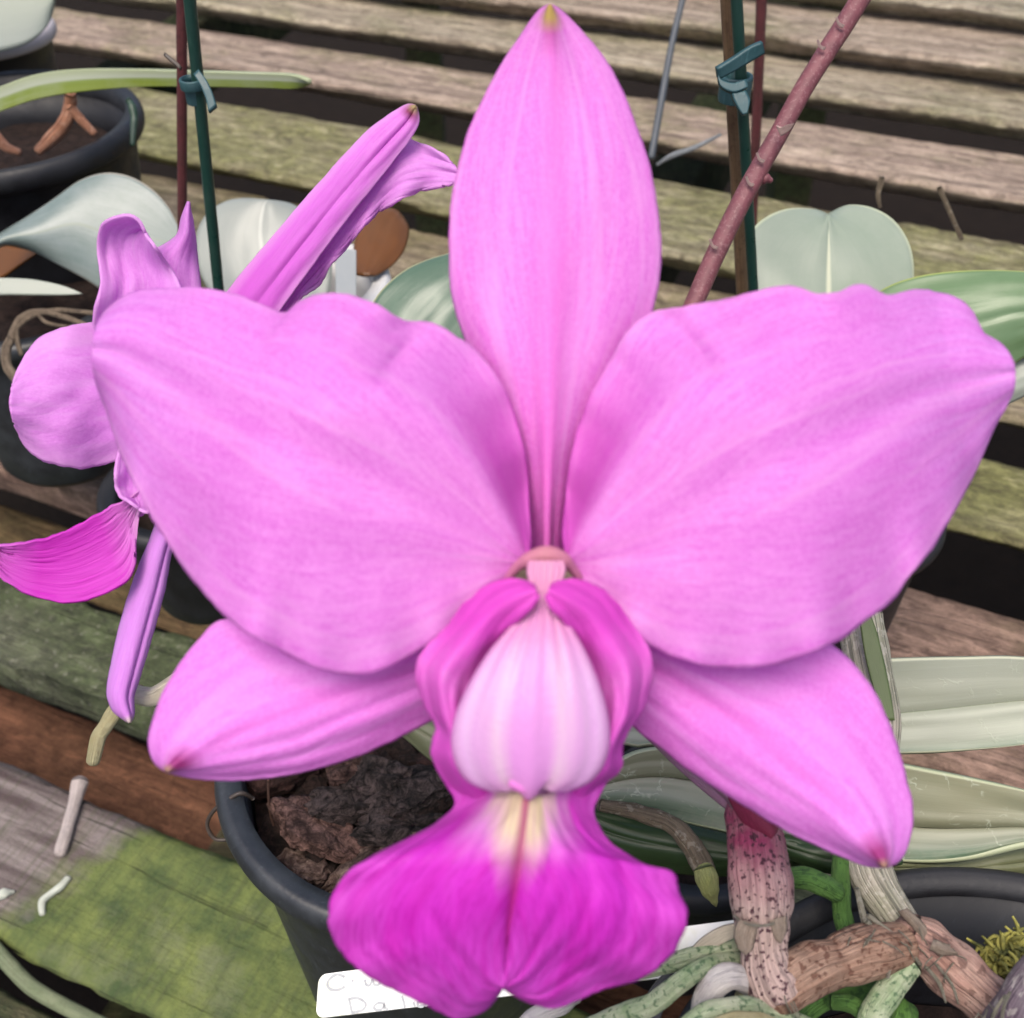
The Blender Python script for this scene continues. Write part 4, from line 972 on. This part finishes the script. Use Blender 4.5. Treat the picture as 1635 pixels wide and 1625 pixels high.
# ------------------------------------------------------------------ litter on the nearest plank
lit = spotted('bleached_root', (.55, .48, .46), (.42, .36, .34), (.3, .25, .25), .3, lines=.3, seed=21)
litw = spotted('white_root', (.70, .74, .66), (.62, .66, .56), (.5, .5, .42), .2, seed=22)
def litter(path, mat, label, cat='root piece', rough=.1, k=14):
    pts = []; rad = []
    for x, y, r in path:
        p0 = PH(x, y, zA); rr_ = r / F * zdepth(p0); pts.append(p0 + Vector((0, 0, rr_ * .8))); rad.append(rr_)
    v, f, u = tube_geo(pts, rad, 36, k, rough, x, 500); return tag(obj('root_piece', v, f, mat, None, u), label, cat)
litter([(130, 1256, 13), (122, 1285, 10), (112, 1320, 10), (105, 1345, 10), (99, 1364, 10)], lit, 'thick straight bleached root piece lying across the grey end of the nearest plank')
litter([(110, 1404, 5), (98, 1418, 6), (84, 1428, 5.5), (70, 1440, 6), (68, 1450, 5.5), (69, 1460, 5)], litw, 'thin bent white root piece where the plank turns from grey to green')
litter([(-8, 1436, 8), (8, 1430, 8), (22, 1425, 3)], litw, 'short white crumb at the left end of the nearest plank')
stm = spotted('green_stalk_skin', (.16, .20, .11), (.22, .25, .15), (.1, .12, .06), .3, lines=.4, seed=23)
tag(tube('stalk', [(-30, 1490, .385, 12), (10, 1535, .378, 12), (50, 1575, .372, 12), (100, 1605, .368, 12), (170, 1640, .362, 12)], stm, None, 50, 14, .06), 'long dry green stalk lying diagonally at the bottom left corner', 'stalk')

# ------------------------------------------------------------------ things behind
# tall stakes and ties
bam = spotted('bamboo_skin', (.24, .15, .08), (.17, .10, .055), (.09, .05, .03), .4, lines=.4, seed=30)
grw = plastic('green_coated_wire', (.008, .035, .028), .3, .3, (.03, .06, .05))
redst = spotted('dark_red_stem', (.14, .035, .04), (.09, .03, .03), (.05, .02, .02), .3, seed=31)
spikem = spotted('maroon_spike_skin', (.17, .055, .068), (.11, .038, .048), (.30, .17, .18), .3, (1, 1, 1), 1200, seed=32, bmp=.2, rough=.5)
tealm = plastic('teal_tie', (.015, .055, .065), .45, .4, (.05, .11, .12))
def down(x, y, d, z):    # continue a stake straight down to height z
    p = P(x, y, d); return p, z
def stake(name, path, mat, label, cat, zend, k=12):
    pts = [P(x, y, d) for x, y, d, r in path]; rad = [r / F * d for x, y, d, r in path]
    a = pts[-1] - pts[-2]; t = (zend - pts[-1].z) / a.z if a.z < -1e-4 else 0
    if 0 < t < 6: pts.append(pts[-1] + a * t); rad.append(rad[-1])
    v, f, u = tube_geo(pts, rad, 60, k, .05, path[0][0], 200)
    return tag(obj(name, v, f, mat, None, u), label, cat)
def standing(name, x_top, y_top, x_low, y_low, d_low, r, mat, label, cat, zend, above=.12):
    """a straight upright rod through two picture points, nearly vertical in the world"""
    lo = P(x_low, y_low, d_low)
    # depth of the upper point so that the rod stands upright
    r1 = P(x_top, y_top, 1) - CAM
    t = (lo.y - CAM.y) / r1.y
    hi = CAM + r1 * t
    ax = (hi - lo).normalized()
    bot = lo - ax * ((lo.z - zend) / ax.z); top = hi + ax * above
    rad = r / F * d_low
    v, f, u = tube_geo([bot, lo, hi, top], [rad] * 4, 60, 12, .06, x_top, 200)
    return tag(obj(name, v, f, mat, None, u), label, cat), lo, hi
standing('bamboo_stake', 1162, 0, 1186, 470, .320, 10, bam, 'brown bamboo stake beside the green wire stake on the right', 'stake', .07)
standing('wire_stake', 1176, 0, 1203, 462, .312, 8, grw, 'dark green coated wire stake right of the top sepal', 'stake', .07)
standing('wire_stake', 303, 0, 350, 470, .335, 8.5, grw, 'dark green coated wire stake at the left, rising above the side-on flower', 'stake', .06)
standing('bare_stalk', 1216, 0, 1208, 190, .42, 8, redst, 'dark purplish stem standing behind the right stakes', 'stem', .13)
standing('bare_stalk', 290, 0, 291, 330, .35, 7.5, redst, 'thin dark red stem beside the left wire stake', 'stem', .06)
tag(tube('thin_stake', [(1100, -40, .50, 5), (1075, 60, .50, 5.5), (1058, 150, .50, 6), (1040, 250, .50, 6)], plastic('grey_wire', (.05, .06, .075), .5, .3), None, 30, 8, .03), 'thin dark grey rod leaning just right of the top sepal', 'stake')
spk = thing('flower_spike', P(1105, 490, .30), 'maroon flower spike leaning diagonally across the top right', 'flower spike')
tube('stem', [(1395, -40, .262, 17), (1360, 20, .262, 16), (1290, 130, .262, 15.5), (1240, 220, .262, 15.5), (1195, 300, .262, 16), (1150, 390, .262, 16), (1110, 480, .262, 15.5), (1060, 600, .262, 15.5)], spikem, spk, 90, 20, .03, 3, 200)
brm = spotted('pale_bract', (.55, .42, .38), (.42, .26, .25), (.3, .2, .2), .3, seed=33)
blade('bract', [(1240, 200), (1248, 203), (1256, 199), (1268, 197)], [(1247, 217), (1254, 213), (1262, 206), (1268, 197)], lambda u, v: .2555 - .003 * u, brm, spk, nu=12, nv=8)
for (x, y, a) in ((1313, 72, 0), (1343, 36, 0), (1216, 252, 1), (1199, 290, 1), (1141, 390, 1)):
    blade('scale', [(x - 9, y - 8), (x - 6, y + 2), (x - 1, y + 7), (x + 3, y + 8)], [(x - 6, y - 9), (x - 2, y), (x + 4, y + 3), (x + 6, y + 4)], lambda u, v: .2582, brm, spk, nu=8, nv=3, solid=.0003)
tube('bud', [(1212, 290, .263, 8), (1222, 285, .262, 9), (1230, 288, .262, 5)], spikem, spk, 12, 10, .1)
# ties
tie = thing('plastic_tie', P(1178, 140, .385), 'teal plastic tie knotted round the two right stakes', 'tie')
def ring(name, cx, cy, d, wx, hy, parent, mat):
    c = P(cx, cy, d); r = wx / F * d; h = hy / F * d
    v, f, u = lathe([(r * .96, -h), (r, -h * .8), (r, h * .8), (r * .96, h), (r * .8, h), (r * .8, -h), (r * .96, -h)], c, 32)
    return obj(name, v, f, mat, parent, u)
dt = zdepth(P(1180, 140, .385))
rr1 = standing('x', 1176, 0, 1203, 462, .312, 8, grw, None, None, .07)
LO, HI = rr1[1], rr1[2]; bpy.data.objects.remove(rr1[0])
def on_rod(lo, hi, y):
    for k in range(201):
        p = lo.lerp(hi, k / 200 * 1.1); q = p - CAM; yy = 812.5 - q.dot(UP) / q.dot(FW) * F
        if yy < y: return p
    return hi
tp = on_rod(LO, HI, 130); td = zdepth(tp)
ring('band', 1174, 140, td, 26, 20, tie, tealm)
blade('strap', [(1144, 108), (1170, 92), (1195, 75), (1216, 66)], [(1146, 125), (1172, 112), (1198, 97), (1219, 84)], lambda u, v: td - .010 + .001 * v, tealm, tie, nu=14, nv=6, solid=.0015)
blade('strap', [(1146, 118), (1150, 128), (1170, 134), (1190, 128)], [(1146, 126), (1152, 140), (1172, 148), (1194, 140)], lambda u, v: td - .0095, tealm, tie, nu=14, nv=6, solid=.0015)
blade('strap', [(1168, 150), (1172, 162), (1180, 176), (1186, 184)], [(1190, 146), (1196, 158), (1196, 168), (1192, 182)], lambda u, v: td - .009, tealm, tie, nu=14, nv=6, solid=.0015)
lo2 = P(350, 470, .335); r1_ = P(303, 0, 1) - CAM; hi2 = CAM + r1_ * ((lo2.y) / r1_.y)
t2 = on_rod(lo2, hi2, 135); td2 = zdepth(t2)
tie2 = thing('plastic_tie', t2, 'dark teal tie clipped round the left wire stake and red stem', 'tie')
ring('band', 307, 133, td2, 20, 8, tie2, tealm)
ring('band', 312, 150, td2 + .003, 16, 14, tie2, tealm)
blade('strap', [(318, 112), (330, 128), (340, 150), (346, 170)], [(310, 120), (322, 140), (330, 160), (334, 180)], lambda u, v: td2 - .008, tealm, tie2, nu=14, nv=5, solid=.0015)
blade('strap', [(264, 84), (274, 92), (284, 100), (290, 106)], [(262, 89), (272, 98), (282, 106), (288, 112)], lambda u, v: td2 - .004, wirem, tie2, nu=8, nv=3, solid=.001)

# right-hand plant behind the flower
def potat(px, py, z_rim, r, zb, label, **kw):
    c = PH(px, py, z_rim); return c, pot(c, r, z_rim - zb, label, **kw)
zC, zD = CAM.z - .325, CAM.z - .300
cR, _ = potat(1345, 800, .125, .034, zC + .0015, 'narrow black pot showing behind the lower edge of the right petal', mat=blk2, lip=.004)
plR = thing('leafy_plant', cR + Vector((0, 0, -.02)), 'broad-leaved plant behind the right petal with a pale notched leaf and a green leaf', 'plant')
lfR1 = leaf_mat('pale_notched_leaf', (.46, .52, .42), spots=(.36, .45, .34), amt=.5, rough=.35, streak=.25, edge=(.55, .6, .42), midc=(.58, .6, .44), seed=8, trans=.15)
lfR2 = leaf_mat('mid_green_leaf', (.17, .28, .13), spots=(.24, .36, .19), amt=.5, rough=.3, streak=.35, edge=(.36, .42, .12), seed=9, trans=.12)
blade('leaf', [(1300, 640), (1240, 590), (1195, 520), (1183, 450), (1186, 395), (1210, 358), (1250, 337), (1295, 336), (1322, 345)],
      [(1345, 640), (1400, 590), (1440, 520), (1456, 455), (1453, 400), (1430, 358), (1395, 335), (1355, 330), (1322, 345)],
      ld(.315, .335, .006, s=2), lfR1, plR, mid=[(1322, 640), (1322, 500), (1322, 345)], nu=60, nv=40, solid=.0015)
blade('leaf', [(1330, 600), (1350, 520), (1400, 470), (1460, 444), (1540, 434), (1640, 436), (1740, 450), (1850, 500)],
      [(1360, 640), (1440, 640), (1520, 625), (1600, 590), (1640, 566), (1700, 550), (1780, 525), (1850, 500)],
      ld(.305, .290, .004, s=3), lfR2, plR, nu=70, nv=36, solid=.0015)
lfW = leaf_mat('white_green_leaf', (.50, .53, .46), spots=(.5, .55, .45), amt=.3, rough=.3, seed=10)
blade('leaf', [(1500, 640), (1560, 590), (1640, 560), (1750, 540)], [(1500, 660), (1570, 655), (1640, 628), (1750, 560)], ld(.312, .298, .003), lfW, plR, nu=30, nv=16, solid=.0015)
tube('petiole', [(1322, 620, .322, 14), (1330, 700, .325, 14), (1340, 790, .330, 14)], spotted('petiole_skin', (.2, .25, .1), (.16, .2, .08), (.1, .1, .05), .3), plR, 20, 12)
tube('petiole', [(1345, 610, .308, 12), (1340, 700, .318, 14), (1342, 790, .330, 14)], bpy.data.materials['petiole_skin'], plR, 20, 12)

# left-hand pots
zE, zF_, zG = CAM.z - .285, CAM.z - .268, CAM.z - .25
cL, potL = potat(-8, 188, zF_ + .094, .0585, zF_ + .0015, 'large black pot with orange-brown stems at the left edge', mat=blk2, lip=.005, fill=.022)
plL = thing('strap_leaf_plant', cL + Vector((0, 0, -.022)), 'plant with a long yellow-green strap leaf in the large black pot at the left', 'plant')
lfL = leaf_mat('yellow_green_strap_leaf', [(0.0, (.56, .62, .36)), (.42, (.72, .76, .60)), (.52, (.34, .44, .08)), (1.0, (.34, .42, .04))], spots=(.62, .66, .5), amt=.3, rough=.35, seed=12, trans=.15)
dL = zdepth(cL)
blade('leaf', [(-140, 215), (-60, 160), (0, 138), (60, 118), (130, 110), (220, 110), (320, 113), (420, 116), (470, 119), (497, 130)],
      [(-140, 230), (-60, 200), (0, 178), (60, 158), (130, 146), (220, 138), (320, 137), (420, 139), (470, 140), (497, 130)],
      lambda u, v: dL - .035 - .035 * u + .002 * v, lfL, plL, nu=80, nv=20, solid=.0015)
ost = spotted('orange_brown_stem', (.42, .20, .12), (.32, .14, .08), (.5, .32, .24), .4, lines=.3, seed=34)
tube('stem', [(112, 148, dL - .020, 9), (112, 170, dL - .016, 10), (104, 195, dL - .014, 11), (88, 215, dL - .012, 11), (62, 240, dL - .012, 8)], ost, plL, 30, 14, .1)
tube('stem', [(112, 170, dL - .017, 8), (128, 190, dL - .014, 8), (150, 212, dL - .012, 6)], ost, plL, 20, 12, .1)
tube('stem', [(-10, 215, dL - .02, 10), (10, 235, dL - .02, 8), (30, 242, dL - .02, 6)], ost, plL, 20, 12, .1)
tag(tube('green_clip', [(205, 160, dL - .02, 5), (212, 172, dL - .02, 7), (214, 190, dL - .02, 6), (212, 230, dL - .02, 4)], plastic('dark_green_plastic', (.01, .04, .02), .4, .3), None, 20, 10, .2), 'small dark green clip on the right rim of the large black pot', 'clip')
zI = CAM.z - .235
cM, _ = potat(-30, 42, zI + .065, .0335, zI + .0015, 'far black pot whose rim highlight is painted pale at the top left corner', mat=blk2, rimmat=plastic('pale_rim_highlight', (.34, .31, .33), .4, .3, (.5, .45, .45)), lip=.0035, lipw=.002, fill=.012)  # whitish highlight on the black rim, painted as the rim colour
plM = thing('pale_leaf_plant', cM + Vector((0, 0, -.012)), 'plant with a pale rounded leaf filling the far pot at the top left corner', 'plant')
dM = zdepth(cM)
blade('leaf', [(-160, 60), (-120, -60), (-20, -100), (50, -80), (84, -30), (86, 0)], [(-160, 90), (-80, 100), (0, 82), (45, 68), (74, 42), (86, 0)],
      lambda u, v: dM - .055 + .003 * v * v, leaf_mat('grey_green_leaf', [(0.0, (.20, .26, .12)), (1.0, (.42, .46, .42))], spots=(.4, .43, .38), amt=.4, seed=13), plM, nu=40, nv=24, solid=.0015)
# pot with the curled grey leaf
zD2 = CAM.z - .300
cN, _ = potat(35, 468, .150, .040, zD2 + .0015, 'black pot under the curled grey-green leaf at the left', mat=blk, lip=.004, fill=.010)
dN = zdepth(cN)
plN = thing('curled_leaf_plant', cN + Vector((0, 0, -.01)), 'plant with a large curled grey-green leaf at the left edge', 'plant')
lfN = leaf_mat('blue_grey_leaf', (.24, .31, .29), spots=(.42, .47, .46), amt=.55, rough=.35, streak=.4, midc=(.15, .19, .15), edge=(.45, .42, .36), seed=14, gain=.56)
blade('leaf', [(-60, 420), (0, 376), (50, 345), (90, 318), (130, 290), (170, 278), (210, 284), (245, 305), (268, 330), (280, 352), (300, 400)],
      [(-60, 440), (0, 392), (50, 398), (100, 424), (140, 446), (165, 462), (190, 470), (215, 475), (240, 470), (270, 450), (300, 400)],
      lambda u, v: dN - .045 + .014 * u + .010 * v * v * (1 - u), lfN, plN, mid=[(-60, 430), (0, 385), (60, 372), (120, 358), (170, 372), (220, 380), (260, 385), (300, 400)], nu=60, nv=36, solid=.0015)
orb = leaf_mat('orange_brown_leaf', (.22, .075, .012), spots=(.14, .06, .02), amt=.4, rough=.4, seed=15)
blade('leaf', [(-40, 395), (0, 392), (30, 396), (60, 404)], [(-40, 450), (0, 445), (30, 425), (60, 404)], lambda u, v: dN - .012 - .010 * u, orb, plN, nu=20, nv=10, solid=.001)
blade('leaf', [(-60, 445), (0, 444), (50, 446), (100, 456), (132, 469)], [(-60, 475), (0, 471), (50, 471), (100, 471), (132, 469)], lambda u, v: dN - .052, lfW, plN, nu=30, nv=8, solid=.001)
rtm = spotted('tangled_root_skin', (.26, .20, .14), (.16, .12, .085), (.06, .04, .03), .4, seed=35)
for i, pth in enumerate(([(18, 540, 0, 7), (10, 560, 0, 8), (12, 585, 0, 8), (26, 605, 0, 8)], [(18, 540, 0, 6), (30, 510, 0, 5), (60, 497, 0, 5), (100, 505, 0, 5), (140, 520, 0, 4)],
                         [(20, 530, 0, 4), (50, 505, 0, 4), (90, 495, 0, 4), (150, 500, 0, 4)], [(26, 520, 0, 4), (28, 545, 0, 4), (34, 565, 0, 4)], [(60, 500, 0, 3), (75, 515, 0, 3), (110, 522, 0, 3)])):
    tube('root', [(x, y, dN - .050, r) for x, y, _, r in pth], rtm, plN, 30, 8, .15, i)
# white pot in the middle left
cW, _ = potat(478, 445, .165, .0335, CAM.z - .268 + .0015, 'white pot with a dark inside behind the long upper petals', mat=wht, lip=.004, fill=0)
obj_in = lathe([(.0295, -.006), (.027, -.05), (.005, -.052)], cW, 48)
obj('liner', obj_in[0], obj_in[1], blk, bpy.data.objects[_.name], obj_in[2])
dW = zdepth(cW)
plW = thing('rounded_leaf_plant', cW + Vector((0, 0, -.03)), 'plant with a pale rounded leaf and an orange-brown leaf above the white pot', 'plant')
lfP = leaf_mat('pale_rounded_leaf', (.44, .46, .42), spots=(.42, .45, .42), amt=.4, rough=.35, seed=16, midc=(.4, .42, .38))
blade('leaf', [(420, 520), (350, 480), (318, 430), (314, 380), (330, 345), (358, 325), (390, 319), (430, 322)], [(480, 520), (520, 480), (530, 430), (520, 385), (500, 350), (470, 330), (450, 324), (430, 322)],
      ld(dW - .030, dW - .020, .004), lfP, plW, nu=40, nv=26, solid=.0015)
blade('leaf', [(570, 440), (565, 400), (580, 350), (610, 332), (635, 338)], [(600, 440), (625, 425), (645, 400), (652, 365), (635, 338)], ld(dW - .005, dW + .02, .003), orb, plW, nu=24, nv=14, solid=.0012)
blade('leaf', [(640, 640), (590, 560), (592, 500), (610, 465), (650, 432), (700, 412), (760, 402), (800, 430)], [(700, 640), (740, 600), (770, 560), (790, 520), (800, 490), (805, 470), (805, 450), (800, 430)],
      ld(.300, .310, .004), leaf_mat('dark_blue_green_leaf', (.11, .19, .13), spots=(.19, .28, .20), amt=.5, rough=.3, edge=(.42, .42, .24), seed=17, streak=.4), plW, nu=40, nv=26, solid=.0015)
blade('leaf_base', [(585, 640), (600, 600), (640, 600)], [(560, 660), (600, 650), (660, 640)], ld(.305, .300, .001), lfP, plW, nu=10, nv=6, solid=.002)
# white tag in that pot
wt = P(552, 432, dW - .028)
vs = []
for z_ in (0, .0006):
    for x, y in ((536, 395), (569, 399), (569, 520), (536, 520)): vs.append(P(x, y, dW - .030 + z_ + (y - 395) * .00006))
tag(obj('plant_label', vs, [(0, 1, 2, 3), (7, 6, 5, 4), (0, 4, 5, 1), (1, 5, 6, 2), (2, 6, 7, 3), (3, 7, 4, 0)], plastic('grey_white_label', (.30, .33, .35), .4, .2, (.4, .4, .4)), smooth=False, bevel=.0003), 'blank grey-white label standing in the white pot', 'plant label')
# black pot behind the side-on flower
cB, _ = potat(300, 770, .105, .0330, CAM.z - .325 + .0015, 'black pot behind the side-on flower, between its lip and the big petal', mat=blk2, lip=.004, taper=.7)
# pale whitish shred hanging on the bench behind the spike
tag(tube('cobweb_shred', [(1050, 262, .46, 3), (1075, 248, .455, 5), (1110, 235, .45, 4), (1150, 215, .45, 2.5)], spotted('grey_fibre', (.22, .24, .26), (.3, .32, .34), (.2, .2, .2), .2), None, 24, 8, .2), 'thin grey fibre lying on the boards left of the right stakes', 'fibre')
for pth, lb in (([(1408, 285, 0, 5), (1402, 310, 0, 4), (1405, 330, 0, 3)], 'pale short twig hanging over a plank edge left of the other twig'), ([(1500, 300, 0, 4), (1515, 335, 0, 4), (1535, 380, 0, 4)], 'pale longer twig hanging over a plank edge at the right')):
    tag(tube('twig', [(x, y, .385 - .0000 * y, r) for x, y, _, r in pth], deadm, None, 20, 8, .2), lb, 'twig')
